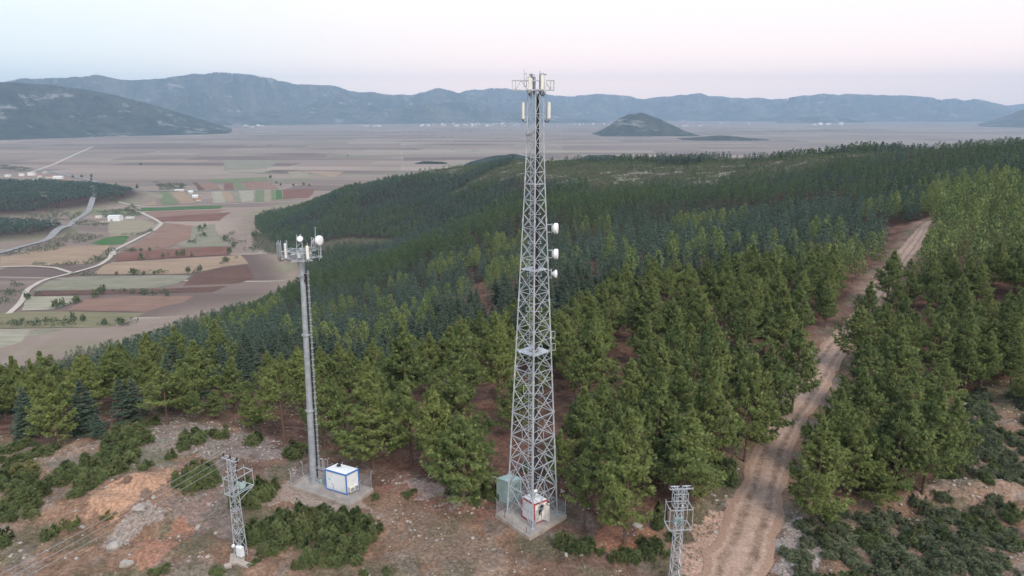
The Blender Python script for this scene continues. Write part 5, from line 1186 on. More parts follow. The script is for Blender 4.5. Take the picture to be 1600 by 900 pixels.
# ================================================================== medium-voltage pylons
def pylon(label, bx, by, top_z, yaw, cross, cage, bw=.8, tw_=.42, transformer=True, cabinet=True):
    g = gz(bx, by); H = top_z - g; t_ = thing('power_pylon', label, 'pylon', (bx, by, g), yaw)
    def cn(k, z): w = bw / 2 + (tw_ - bw) / 2 * z / H; return Vector(((-w, w, w, -w)[k], (-w, -w, w, w)[k], z))
    for k in range(4): mb = MB(); mb.bar(cn(k, -.4), cn(k, H), .07); mb.build('leg', M['galv'], t_)
    mb = MB(); lv = [0.25]
    while lv[-1] < H - .5: lv.append(lv[-1] + .62 - .015 * lv[-1])
    lv[-1] = H
    for i, (a, b) in enumerate(zip(lv[:-1], lv[1:])):
        for k in range(4):
            j = (k + 1) % 4
            if (i + k) % 2: mb.bar(cn(k, a), cn(j, b), .042)
            else: mb.bar(cn(j, a), cn(k, b), .042)
            if i % 4 == 0: mb.bar(cn(k, a), cn(j, a), .042)
    mb.build('bracing', M['galv'], t_)
    mb = MB()
    for yo in (-.22, .22): mb.bar((-cross, yo, H), (cross, yo, H), .08)
    for xx in (-cross, -cross * .5, 0, cross * .5, cross): mb.bar((xx, -.22, H + .0), (xx, .22, H + .0), .06)
    for s_ in (-1, 1): mb.bar((s_ * cross * .75, 0, H), (s_ * tw_ / 2, 0, H - .55), .05)
    mb.build('crossarm', M['galv'], t_)
    for xx in (-cross, 0, cross):
        mb = MB(); mb.lathe([(.03, 0), (.09, .03), (.05, .07), (.11, .11), (.05, .15), (.11, .19), (.05, .23), (.09, .27), (.03, .32), (.05, .36)], (xx, 0, H + .04), (0, 0, 1), 12); mb.build('insulator', M['insul'], t_, smooth=True)
    # platform cage
    z0, z1, hx, hy0, hy1 = cage; mb = MB()
    for z_ in (z0, z1):
        c4 = [Vector((-hx, hy0, z_)), Vector((hx, hy0, z_)), Vector((hx, hy1, z_)), Vector((-hx, hy1, z_))]
        for k in range(4): mb.bar(c4[k], c4[(k + 1) % 4], .06)
    for x_, y_ in ((-hx, hy0), (hx, hy0), (hx, hy1), (-hx, hy1)): mb.bar((x_, y_, z0), (x_, y_, z1 + .25), .05)
    for s_ in (-1, 1): mb.bar((s_ * hx, hy1, z0), (s_ * .25, 0, z0 - 1.0), .05); mb.bar((s_ * .3, hy0, z0), (s_ * .3, hy1, z0), .06)
    mb.build('platform_frame', M['galv'], t_)
    if transformer:
        mb = MB(); ty = hy1 * .45 if hy1 > .6 else hy0 * .5; mb.box((0, ty, z0 + .42), (.62, .42, .6))
        for k in range(7): mb.box((-.27 + k * .09, ty - .25, z0 + .4), (.03, .1, .46)); mb.box((-.27 + k * .09, ty + .25, z0 + .4), (.03, .1, .46))
        tr = mb.build('transformer', M['teal'], t_, bevel=.01)
        for k in range(3): mb = MB(); mb.lathe([(.05, 0), (.08, .05), (.04, .09), (.08, .13), (.04, .17), (.03, .3)], (-.2 + k * .2, ty, z0 + .72), (0, 0, 1), 10); mb.build('bushing', M['insul'], tr, smooth=True)
    for zz in (H - .35, H - .8, H - 1.2): mb = MB(); mb.bar((0, -.1, zz), (.42, .32, zz), .05); mb.build('fuse_arm', M['galv'], t_)
    for k, zz in enumerate((H - .55, H - .95, H - 1.35)): mb = MB(); mb.lathe([(.03, -.16), (.07, -.13), (.04, -.08), (.08, -.03), (.04, .02), (.07, .08), (.03, .14)], (.45, .34 - k * .1, zz + .1), (.3, 0, 1), 10); mb.build('fuse', M['insul'], t_, smooth=True)
    if cabinet:
        mb = MB(); mb.box((bw / 2 + .1, -bw / 2 - .05, 1.05), (.66, .36, .95)); cbn = mb.build('meter_cabinet', M['panelwhite'], t_, bevel=.015)
        mb = MB(); mb.box((bw / 2 + .1, -bw / 2 - .24, 1.05), (.58, .02, .86)); mb.build('door', M['panelwhite'], cbn, bevel=.005)
        mb = MB(); mb.lathe([(0, -.1), (.14, -.1), (.16, 0), (.14, .1), (0, .1)], (-bw / 2 + .1, -bw / 2 - .1, 1.35), (0, 1, 0), 12); mb.build('meter', M['white'], t_)
        mb = MB(); mb.tube([(bw / 2, -bw / 2, 1.5), (bw / 2 - .05, -.35, H * .6), (.25, -.2, cage[0])], .03, 6); mb.build('cable', M['grey'], t_)
    return t_, H, g
LY_ = 54.9; bL = P(377, 868, LY_); tzL = zat(717, LY_)
LYAW = R(-28)
pyl, HL, gL = pylon('left power pylon with white meter box at its foot and three wires leaving downhill', bL.x, LY_, tzL, LYAW, .85, (zat(770, LY_) - gz(bL.x, LY_), zat(746, LY_) - gz(bL.x, LY_), .55, -.55, 1.75))
pyl.rotation_euler[2] = LYAW
# the left cage sticks out to the right: turn it into that direction
RYb = 51.6; bR = P(1054, 905, RYb); tzR = zat(762, RYb)
pyr, HR, gR = pylon('right power pylon with level crossarm beside the dirt track', bR.x, RYb, tzR, R(4), 1.0, (zat(822, RYb) - gz(bR.x, RYb), zat(791, RYb) - gz(bR.x, RYb), .98, -.6, .75), .8, .45, True, False)
mb = MB(); z_ = HR - .75
for zz in (HR - .45, HR - 1.1, HR - 1.7):
    c4 = [Vector((-.6, -.3, zz)), Vector((.6, -.3, zz)), Vector((.6, .3, zz)), Vector((-.6, .3, zz))]
    for k in range(4): mb.bar(c4[k], c4[(k + 1) % 4], .05)
for x_, y_ in ((-.6, -.3), (.6, -.3), (.6, .3), (-.6, .3)): mb.bar((x_, y_, HR - .45), (x_, y_, HR - 1.75), .05)
mb.build('switch_frame', M['galv'], pyr)
mb = MB()
for x_ in (-1.0, 1.0): mb.tube([(x_, 0, HR), (x_ * .99, -.02, HR - 1.5), (x_ * .97, -.05, HR - 3.2)], .012, 5)
mb.build('drop_cable', M['dark'], pyr)
# wires of the left pylon, from its insulators down the line
ca, sa = math.cos(LYAW), math.sin(LYAW); e_ = Vector((-46.5, 22, gL + 8.6))
for k, xx in enumerate((-.85, 0, .85)):
    a = Vector((bL.x + ca * xx, LY_ + sa * xx, tzL + .4)); b = e_ + Vector((ca * xx * 1.2, sa * xx * 1.2, 0)); mb = MB(); pts = []
    for i in range(25): t_ = i / 24; p = a.lerp(b, t_); p.z -= 4 * .7 * t_ * (1 - t_); pts.append(p)
    mb.tube(pts, .016, 5); w_ = mb.build('power_line', M['grey']); tag(w_, ('upper', 'middle', 'lower')[k] + ' of the three wires running down-left from the left pylon', 'power line')
# broken concrete footings at the left pylon
mbf = MB(); 
for c, d, r_ in (((bL.x - .2, LY_ - .4, gL + .06), (1.3, 1.5, .4), .3),): mbf.box(c, d, r_)
o = mbf.build('concrete_footing', M['concrete'], bevel=.06); tag(o, 'pale concrete footing under the left pylon', 'concrete block')
for c, d, r_, lb_ in (((bL.x + .75, LY_ - 1.25, gL + .1), (1.5, .6, .3), -.5, 'long tilted concrete beam lying in front of the left pylon'), ((bL.x - .65, LY_ - 1.5, gL + .1), (.6, .5, .35), .6, 'small broken concrete lump left of the tilted beam')):
    mb = MB(); mb.box(c, d, r_); o = mb.build('concrete_block', M['concrete'], bevel=.05); tag(o, lb_, 'concrete block')
# rusty stake beside the foreground shrubs and short iron post before the tower slab
for px_, py_, h, lb_ in ((959, 885, 1.1, 'thin rusty iron stake below the shrubs near the right pylon'), (822, 838, .9, 'short rusty iron stake at the front corner of the tower slab'), (788, 815, .8, 'short rusty iron stake at the left edge of the tower slab')):
    x_, y_, z_ = hit(px_, py_); mb = MB(); mb.tube([(x_, y_, z_ - .2), (x_ + .03, y_, z_ + h)], .03, 6); mb.box((x_ + .03, y_, z_ + h + .02), (.08, .08, .03)); o = mb.build('iron_stake', simple('rusty_iron', (.16, .07, .045), .8), None); tag(o, lb_, 'stake')

# ================================================================== shrubs
def shrub_mesh(name, seed, mat, R_=1.0, H=1.0, upright=.8, n=420, L=.27, lob=5):
    """clumpy evergreen bush: several mounds of leafy tufts; unit size 2 m wide, 1 m high"""
    rg = np.random.default_rng(seed); cs = []; ds = []
    lobes = [(rg.uniform(-.75, .75), rg.uniform(-.75, .75), rg.uniform(.18, .42), rg.uniform(.5, 1.25)) for _ in range(lob * 2)] + [(0, 0, .55, .75)]
    for _ in range(n):
        lx, ly, lr, lh = lobes[rg.integers(len(lobes))]; a = rg.uniform(0, 2 * PI); e = math.acos(rg.uniform(0, 1)); s = rg.random() ** .25
        d = np.array([math.cos(a) * math.sin(e), math.sin(a) * math.sin(e), math.cos(e)])
        p = np.array([lx + d[0] * lr * s, ly + d[1] * lr * s, d[2] * lh * s * .85]); cs.append(p); dd = d * .6 + np.array([0, 0, upright]); ds.append(dd / np.linalg.norm(dd))
    cs = np.array(cs); V, F, ti = blades(cs, np.array(ds), 20, L * .6, L * .12, .65, rg)
    ph = rg.uniform(0, 6, 3); cl_ = .5 + .5 * np.sin(cs[:, 0] * 5 + ph[0]) * np.sin(cs[:, 1] * 5 + ph[1])
    col = np.zeros((len(V), 3), np.float32); col[:, 0] = np.clip(.45 * cl_ + .55 * rg.random(len(cs)) ** 1.4, 0, 1)[ti]; col[:, 2] = rg.random(len(cs))[ti]
    return mesh(name, V, F, mat, col, nrm=softn(cs, 1.0, rg, ti, up=1.0, jit=.3))
SH = [shrub_mesh('shrub', 300 + i, M['shrub']) for i in range(5)]
SG = [shrub_mesh('scrub_bush', 340 + i, M['shrubgrey'], n=420, L=.26, lob=7) for i in range(5)]
SO = [shrub_mesh('yellowing_shrub', 380 + i, M['olive']) for i in range(2)]
SPOT = []
def put_shrub(x, y, w, h, label, group=None, pool=SH, name='shrub'):
    o = link(name, pool[random.randrange(len(pool))]); o.location = (x, y, gz(x, y) - .08); o.scale = (w / 2 * random.uniform(.9, 1.1), w / 2, h); o.rotation_euler = (0, 0, random.uniform(0, 6.28))
    tag(o, label, 'shrub', group); SPOT.append((x, y, w / 2)); return o
def shr_px(px, pyb, wpx, hpx, label, group=None, pool=SH, name='shrub'):
    x, y, z = hit(px, pyb - hpx * .25); c = y * CP + (CAMZ - z) * SP; w = wpx * c / FPX; h = max(.5, (hpx - wpx * .38) * 1.25 * c / FPX); return put_shrub(x, y, w, h, label, group, pool, name)
# the big thicket between the left pylon and the tower (many bushes grown together)
TG_ = 'bushes of the big thicket right of the left pylon'
for px_, py_, w_, h_ in ((405,862,50,48),(430,848,55,50),(455,866,60,52),(420,840,40,34),(445,825,45,36),(475,818,45,36),(505,820,48,36),(535,830,50,40),(560,838,50,42),(580,850,45,42),(575,832,36,30),(485,850,60,54),(515,860,60,54),(545,868,55,48),(500,885,56,50),(475,890,30,26),(525,885,50,42),(550,885,36,30),(465,845,50,45),(400,845,40,36),(555,812,30,20),(430,868,44,36)):
    shr_px(px_, py_, w_, h_, 'dark evergreen bush grown into the big thicket right of the left pylon', TG_)
shr_px(480, 838, 42, 42, 'straw-coloured yellowing bush in the middle of the big thicket', None, SO, 'yellowing_shrub')
for px_, py_, w_, h_ in ((285,768,34,36),(300,775,40,44),(325,768,42,46),(335,760,30,34),(305,752,40,34)): shr_px(px_, py_, w_, h_, 'dark bush in the clump left of the left pylon head', 'bushes of the clump behind the wires')
shr_px(315, 752, 40, 36, 'yellow-green bush on top of the clump behind the wires', None, SO, 'yellowing_shrub')
for px_, py_, w_, h_ in ((395,800,40,44),(380,790,34,40),(410,790,40,42),(420,778,30,32),(370,800,26,30),(400,775,36,34)): shr_px(px_, py_, w_, h_, 'dark green bush in the clump right behind the left pylon', 'bushes behind the left pylon')
for px_, py_, w_, h_, l_ in ((77,846,30,26,'small dark round bush alone on the dirt slope at lower left'),(4,862,34,34,'rounded bush cut by the left border, low on the slope'),(268,722,18,20,'small dark bush alone left of the clump behind the wires'),(171,812,22,10,'flat withered brown bush on the orange bank'),
    (586,782,18,11,'low green bush at the right corner of the pole mast slab'),(300,700,40,34,'green bush above the dirt bank right of the see-through pine'),(285,708,26,22,'lower small green bush above the dirt bank'),(310,690,36,26,'bush behind the two green ones on the dirt bank'),
    (345,690,30,26,'grey bush on the pale rubble above the wires'),(398,700,36,30,'grey-green bush left of the tall bare-stemmed pine'),(460,722,44,36,'grey-green bush left of the pole mast foot'),(640,775,26,8,'low weedy bush on the open ground between the compounds'),
    (745,800,28,44,'upright green bush left of the teal cabinet, front one'),(765,790,36,40,'dark wide bush against the teal cabinet'),(712,775,30,22,'low bush under the round bright pine'),(885,862,46,36,'left bush of the pair right of the tower slab'),(915,874,50,40,'right bush of the pair right of the tower slab'),
    (975,886,44,34,'bush left of the right pylon, lower one'),(995,880,44,34,'bush left of the right pylon, in the middle'),(1020,870,46,36,'bush touching the right pylon on its left'),(1030,835,28,44,'dark bush behind the right pylon cage'),(1048,850,24,22,'low bush at the right pylon legs'),
    (1130,765,48,60,'tall dark bush at the left verge of the dirt track'),(1112,745,30,30,'dark bush beside the tall one at the left verge'),(1205,655,44,34,'dark bush under the pine overhanging the track'),(1222,650,30,26,'dark bush at the very edge of the track under the pines'),(1180,690,26,14,'low dark bush left of the track, below the pines'),
    (250,895,34,14,'green shrub cut by the bottom border, left of the concrete blocks'),(340,896,30,12,'green shrub cut by the bottom border under the left pylon'),(395,885,24,9,'creeping green shrub beside the tilted concrete beam'),(605,898,24,12,'small shrub at the bottom border in the middle'),(568,899,18,8,'tiny shrub at the bottom border left of the middle one'),
    (820,740,18,20,'small bush seen through the base of the lattice tower'),(620,700,34,22,'shaded bush beneath the full pine')):
    shr_px(px_, py_, w_, h_, l_, None, SO if 'withered' in l_ else SH)
for px_, py_, w_, h_ in ((215,672,30,20),(235,668,30,20),(200,690,50,36),(185,705,50,34),(215,700,44,36),(170,720,52,38),(195,735,50,40),(150,735,52,38),(130,750,50,40),(165,755,50,42),(110,742,40,30),(100,762,44,36),(140,772,50,42),(180,748,44,36),(205,718,36,28),(120,780,40,30),(85,765,34,28),(225,738,24,20),(190,680,34,22)):
    shr_px(px_, py_, w_, h_, 'dark evergreen bush in the long thicket on the left slope', 'bushes of the long thicket on the left slope')
for px_, py_, w_, h_ in ((10,712,46,28),(35,706,44,26),(60,720,44,26),(18,728,40,24),(75,712,34,24),(5,772,44,40),(30,780,44,40),(55,790,44,38),(20,805,44,36),(45,812,40,32),(5,820,36,30),(40,760,36,30),(60,770,34,28),(10,745,36,26),(30,752,30,24)):
    shr_px(px_, py_, w_, h_, 'dark bush on the slope at the left border of the photo', 'bushes at the left border')
shr_px(40, 748, 46, 34, 'pale yellow-green bush on the slope at the left border', None, SO, 'yellowing_shrub')
# small yellow-green tree
x_, y_, z_ = hit(108, 838); yt = thing('young_tree', 'small vivid yellow-green tree on the dirt slope at lower left', 'tree', (x_, y_, z_))
mb = MB(); mb.tube([(0, 0, -.3), (.03, 0, .7), (.1, 0, 1.6)], [.07, .05, .02], 6)
for k in range(7): a_ = k * .9; mb.tube([(0.04, 0, .5 + k * .12), (math.cos(a_) * .6, math.sin(a_) * .6, 1.1 + k * .1)], [.025, .008], 4)
mb.build('trunk', M['wood'], yt); M['lime'] = leaf('lime_leaves', (.10, .15, .035), (.12, .17, .04), (.20, .24, .07), .3)
cr = link('crown', shrub_mesh('crown', 501, M['lime'], n=150), yt, (0.05, 0, .7)); cr.scale = (1.0, 1.0, 1.0)
# scrub slope on the right: separate bushes
zone = [(1225,905),(1240,835),(1262,812),(1330,800),(1400,795),(1450,770),(1480,735),(1505,700),(1515,640),(1500,615),(1530,612),(1620,615),(1720,640),(1720,960),(1225,960)]
xs_, ys_ = grid_pts(18, 85, 44, 100, 1.85, .42); zz = zg(xs_, ys_); pxs, pys = pxpy(xs_, ys_, zz)
bare = [[(1395,800),(1450,812),(1520,850),(1560,860),(1600,890),(1560,880),(1480,838),(1400,815)], [(1500,740),(1560,760),(1600,775),(1600,790),(1540,780),(1490,765)], [(1300,830),(1350,860),(1390,895),(1340,880)], [(1530,590),(1600,640),(1600,690),(1540,640)], [(1590,850),(1620,850),(1620,900),(1570,885)]]
ok = in_px(pxs, pys, zone) & (pxs < 1680) & (pys < 930)
for b_ in bare: ok &= ~in_px(pxs, pys, b_)
ok &= (fbm(xs_ / 5, ys_ / 5, 3, 111) < .74) & (RNG.random(len(xs_)) < .95)
nb = 0
cnd = [i for i in np.argsort(np.hypot(xs_, ys_)) if ok[i]][:300]
for i in cnd:
    w_ = random.uniform(1.6, 3.1); put_shrub(float(xs_[i]), float(ys_[i]), w_, random.uniform(.7, 1.35) * (1.15 if w_ > 2 else 1), 'grey-green scrub bush on the stony slope right of the dirt track', 'scrub bushes right of the dirt track', SG if random.random() < .7 else SH, 'scrub_bush')
# forest undergrowth by the road edge on the right bank and forest floor scrub: reads as one cover
xs_, ys_ = grid_pts(-120, 190, 66, 150, 3.0, .48); zz = zg(xs_, ys_); pxs, pys = pxpy(xs_, ys_, zz)
ok = (pys < frontpy(pxs) + np.where(pxs < 560, 8, -3)) & (polydist(xs_, ys_, ROADXY) > 4.0) & (fbm(xs_ / 9, ys_ / 9, 3, 112) > .54) & (pxs > -60) & (pxs < 1660); ok &= ~in_px(pxs, pys, [(590,650),(820,600),(830,790),(600,790)])
xs_, ys_, zz = xs_[ok], ys_[ok], zz[ok]; n_ = len(xs_)
forest('undergrowth', [('bush', 120, np.stack([xs_, ys_, zz - .2], 1), RNG.uniform(.9, 1.9, n_), RNG.uniform(1.0, 1.5, n_))], M['shrub'])

# ================================================================== stones
def rock_arrays(seed):
    rg = np.random.default_rng(seed); bm_v = []; 
    ph = (1 + 5 ** .5) / 2; v = np.array([(-1,ph,0),(1,ph,0),(-1,-ph,0),(1,-ph,0),(0,-1,ph),(0,1,ph),(0,-1,-ph),(0,1,-ph),(ph,0,-1),(ph,0,1),(-ph,0,-1),(-ph,0,1)], float) / 1.9
    f = np.array([(0,11,5),(0,5,1),(0,1,7),(0,7,10),(0,10,11),(1,5,9),(5,11,4),(11,10,2),(10,7,6),(7,1,8),(3,9,4),(3,4,2),(3,2,6),(3,6,8),(3,8,9),(4,9,5),(2,4,11),(6,2,10),(8,6,7),(9,8,1)])
    return v * rg.uniform(.6, 1.25, (12, 3)) * np.array([1.1, .85, .6]), f
def stones(name, X, Y, sz, m):
    V = []; F = []; off = 0; Z = zg(X, Y); pk = RNG.integers(0, 6, len(X)); ang = RNG.random(len(X)) * 6.28
    for i in range(6):
        v, f = rock_arrays(700 + i); q = pk == i; k = q.sum(); ca_, sa_ = np.cos(ang[q])[:, None], np.sin(ang[q])[:, None]; s = sz[q][:, None]
        x = (v[None, :, 0] * ca_ - v[None, :, 1] * sa_) * s + X[q][:, None]; y = (v[None, :, 0] * sa_ + v[None, :, 1] * ca_) * s + Y[q][:, None]; z = v[None, :, 2] * s + Z[q][:, None] + s * .1
        V.append(np.stack([x, y, z], -1).reshape(-1, 3)); F.append((f[None] + (np.arange(k) * 12)[:, None, None]).reshape(-1, 3) + off); off += k * 12
    return struct(name, mesh(name, np.concatenate(V), np.concatenate(F), m), 'stuff')
n_ = 60000; X = RNG.uniform(-70, 75, n_); Y = RNG.uniform(47, 105, n_); Zs = zg(X, Y); pxs, pys = pxpy(X, Y, Zs)
rd = polydist(X, Y, ROADXY); dens = .05 + .45 * sstep(.56, .70, fbm(X / 3.5, Y / 3.5, 4, 121))
for poly, d_ in (([(190,690),(270,650),(330,660),(450,690),(450,730),(300,715)], .5), ([(590,745),(640,735),(790,790),(800,815),(700,800),(620,775)], .7), ([(160,850),(195,815),(240,785),(250,800),(215,840),(175,862)], .6), ([(380,770),(450,750),(560,795),(540,810),(400,800)], .4),
                 ([(1215,900),(1222,800),(1250,800),(1290,860),(1265,900)], .8), ([(1400,790),(1600,860),(1600,890),(1400,820)], .6), ([(1330,740),(1500,740),(1600,780),(1480,790),(1340,780)], .5), ([(1120,760),(1160,700),(1230,560),(1260,570),(1180,760)], .5), ([(1060,830),(1150,760),(1160,800),(1080,860)], .5)):
    dens = np.maximum(dens, d_ * in_px(pxs, pys, poly))
dens = np.maximum(dens, .9 * np.exp(-((rd - 3.5) / .45) ** 2) * (X > np.interp(Y, _ry, _rx)) * (Y < 90)); dens = dens * (rd > 2.9) * (frontpy(pxs) + 0 - pys < 70)
kp_ = (RNG.random(n_) < dens * .5) & (pxs > -40) & (pxs < 1660) & (pys < 930)
for cx, cy, a, b in PADS[:1] + PADS[2:3]: kp_ &= np.hypot((X - cx) / a, (Y - cy) / b) > .95
X, Y = X[kp_], Y[kp_]; sz = .05 + .20 * RNG.random(len(X)) ** 4 + .06 * RNG.random(len(X))
print('stones', len(X)); stones('loose_stones', X, Y, sz, M['rock'])
# dry grass and low weeds: ground cover
n_ = 26000; X = RNG.uniform(-70, 75, n_); Y = RNG.uniform(47, 100, n_); Zs = zg(X, Y); pxs, pys = pxpy(X, Y, Zs)
kp_ = (RNG.random(n_) < .10 + 1.3 * sstep(.46, .68, fbm(X / 5, Y / 5, 4, 31))) & (polydist(X, Y, ROADXY) > 3.2) & (pxs > -40) & (pxs < 1660) & (pys < 930) & (frontpy(pxs) - pys < 30)
kp_ &= ~in_px(pxs, pys, [(130,800),(150,770),(215,745),(262,735),(355,770),(270,860),(160,862)])
for cx, cy, a, b in PADS: kp_ &= np.hypot((X - cx) / a, (Y - cy) / b) > 1.0
X, Y, Zs = X[kp_], Y[kp_], Zs[kp_]; k_ = len(X); cs = np.stack([X, Y, Zs - .02], 1).repeat(3, 0) + RNG.normal(size=(k_ * 3, 3)) * np.array([.12, .12, 0]); dd = np.zeros((k_ * 3, 3)); dd[:, 2] = 1
V, F, ti = blades(cs, dd, 4, .20, .045, .55, RNG); cl = np.zeros((len(V), 3), np.float32); cl[:, 0] = RNG.random(k_ * 3)[ti]; cl[:, 1] = RNG.random(k_ * 3)[ti] * .98
M['grass'] = leaf('dry_grass_blades', (.10, .11, .055), (.20, .165, .095), (.28, .24, .15), .15); nu_ = np.zeros((len(V), 3), np.float32); nu_[:, 2] = 1; struct('dry_grass', mesh('dry_grass', V, F, M['grass'], cl, nrm=nu_), 'stuff')
def boulder(px_, py_, s, lb_):
    x_, y_, z_ = hit(px_, py_); rg = random.Random(int(px_)); bm_ = __import__('bmesh').new(); __import__('bmesh').ops.create_icosphere(bm_, subdivisions=3, radius=1)
    for v in bm_.verts:
        c = v.co; n__ = 1 + .5 * (float(fbm(c.x * 1.3 + px_, c.y * 1.3 + c.z * 2, 4, 131)) - .5) * 1.6; v.co = Vector((c.x * n__ * s, c.y * n__ * s * .8, c.z * n__ * s * .6))
    me = D.meshes.new('boulder'); bm_.to_mesh(me); bm_.free(); me.materials.append(M['rock']); o = link('boulder', me); o.location = (x_, y_, z_ + s * .15); o.rotation_euler = (rg.uniform(-.3, .3), rg.uniform(-.3, .3), rg.uniform(0, 6)); tag(o, lb_, 'boulder')
for px_, py_, s, lb_ in ((218,797,.75,'largest pale grey rock outcrop in the dirt bank at lower left'),(240,779,.3,'pale boulder above the big outcrop, left of the wires'),(198,885,.6,'pale boulder at the bottom border left of the red gully'),(128,826,.3,'pale boulder right of the small yellow-green tree'),(309,826,.35,'pale boulder at the right side of the red gully'),
    (180,855,.6,'low grey rock slab below the big outcrop'),(215,663,.35,'white boulder at the top of the stony patch behind the thicket'),(996,824,.55,'white boulder under the largest foreground pine'),(885,868,.25,'small white rock below the bush pair'),(1322,760,.4,'white boulder under the right-hand clump of pines'),(1350,848,.4,'bluish boulder on the scrub slope'),
    (1250,815,.5,'pale rock at the right verge of the dirt track'),(1238,885,.35,'pale stone at the bottom of the right verge'),(620,757,.25,'white stone on the rubble bank between the compounds'),(1270,568,.3,'white stone on the left bank of the track further up'),(1508,634,.6,'grey rock heap at the top of the scrub slope'),(1062,852,.22,'cream stone beside the right pylon')):
    boulder(px_, py_, s, lb_)

# ================================================================== buildings of the plain
def house(label, px_, py_, w, d, h, rz, roof='tile', wall='bld', group=None, gable=True, nwin=3, cat='house', nm='house'):
    x_, y_, _ = plainpt(px_, py_); z_ = gz(x_, y_); t_ = thing(nm, label, cat, (x_, y_, z_), rz, group); mb = MB(); mb.box((0, 0, h / 2 - .5), (w, d, h + 1)); mb.build('wall', M[wall], t_); mb = MB(); ov = .5
    if gable:
        rh = d * .22; a, b = w / 2 + ov, d / 2 + ov
        mb.add([(-a, -b, h), (a, -b, h), (a, b, h), (-a, b, h), (-a, 0, h + rh), (a, 0, h + rh), (-a, -b, h + .02)], [(3,2,1,0), (0,1,5,4), (2,3,4,5), (0,4,3), (1,2,5)])
    else: mb.box((0, 0, h + .15), (w + .3, d + .3, .3))
    mb.build('roof', M[{'tile': 'tile', 'sheet': 'steelroof', 'flat': 'bldc'}[roof]], t_)
    for i in range(nwin):
        mb = MB(); mb.box((-w / 2 + w * (i + .5) / nwin, -d / 2 - .03, h * .55), (min(1.6, w / nwin * .45), .1, 1.3)); mb.build('window', M['glass'], t_)
    return t_
# big white shed
x_, y_, _ = plainpt(181, 345); sh_ = thing('warehouse', 'large white metal shed beside the winding lane on the plain', 'warehouse', (x_, y_, PLAIN), R(4)); w, d, h = 21, 15, 9.5
mb = MB(); mb.box((0, 0, h / 2), (w, d, h)); mb.build('wall', M['panelwhite'], sh_); mb = MB(); mb.add([(-w/2-.3, -d/2-.3, h), (w/2+.3, -d/2-.3, h), (w/2+.3, d/2+.3, h), (-w/2-.3, d/2+.3, h), (-w/2-.3, 0, h+1.6), (w/2+.3, 0, h+1.6)], [(3,2,1,0),(0,1,5,4),(2,3,4,5),(0,4,3),(1,2,5)]); mb.build('roof', M['steelroof'], sh_)
mb = MB(); mb.box((-4, -d/2 - .05, 2.2), (4, .1, 4.4)); mb.build('door', M['grey'], sh_)
HS = [(zA(203,63+148),12,9,6,.2,'tile','bld',True,'white house with red roof at the edge of the dark wood on the plain'),(zA(210,222),9,7,3,.2,'sheet','bld',False,'low annex just in front of the red-roofed house by the wood'),
 (zA(448,262),10,7,3.5,.1,'flat','bld',False,'small low white house left of the big white shed'),(zA(590,266),14,6,3,.1,'sheet','bld',False,'low white outbuilding right of the big white shed'),(zA(473,284),12,5,2.6,.2,'flat','bld',False,'low pale outbuilding in front of the big white shed'),
 (zA(515,428),6,5,3.5,.1,'flat','bld',False,'white hut at the bend of the gravel lane'),
 (zA(37,75),14,10,6,.1,'flat','bld',False,'pale block at the far left end of the hamlet'),(zA(100,72),14,10,7,.3,'flat','bld',False,'cream house in the left part of the hamlet'),(zA(145,70),20,12,9,.1,'flat','bld',False,'largest white house in the middle of the hamlet'),(zA(150,96),22,9,6,.1,'sheet','bld',False,'long white building just below the largest hamlet house'),
 (zA(180,78),12,9,6,.5,'tile','bldc',True,'tile-roofed house in the middle of the hamlet'),(zA(222,82),16,10,5,.4,'tile','bldc',True,'tile-roofed house right of the hamlet centre'),(zA(265,85),26,12,6,.2,'sheet','bld',True,'long pale shed at the right side of the hamlet'),(zA(290,100),16,9,5,.2,'tile','bldc',True,'tile-roofed house by the long pale shed'),
 (zA(340,125),24,12,5,.1,'sheet','bld',True,'wide pale shed standing alone near the road junction'),(zA(318,112),12,8,5,.1,'flat','bld',False,'small white house behind the wide pale shed'),(zA(205,60),12,8,5,.1,'flat','bldc',False,'cream house at the back of the hamlet'),
 (zA(865,150),10,12,4,.5,'sheet','bld',True,'northmost pale shed of the small farm by the green fields'),(zA(885,170),12,12,4,.5,'sheet','bld',True,'middle pale shed of the small farm by the green fields'),(zA(900,185),12,9,4,.5,'tile','bldc',True,'southmost tiled house of the small farm by the green fields'),(zA(815,142),22,6,4,.0,'sheet','bld',True,'long thin pale shed at the grove by the straight road')]
for (p_, w, d, h, rz, rf, wl, gb, lb_) in HS: house(lb_, p_[0], p_[1], w, d, h, rz, rf, wl, None, gb)
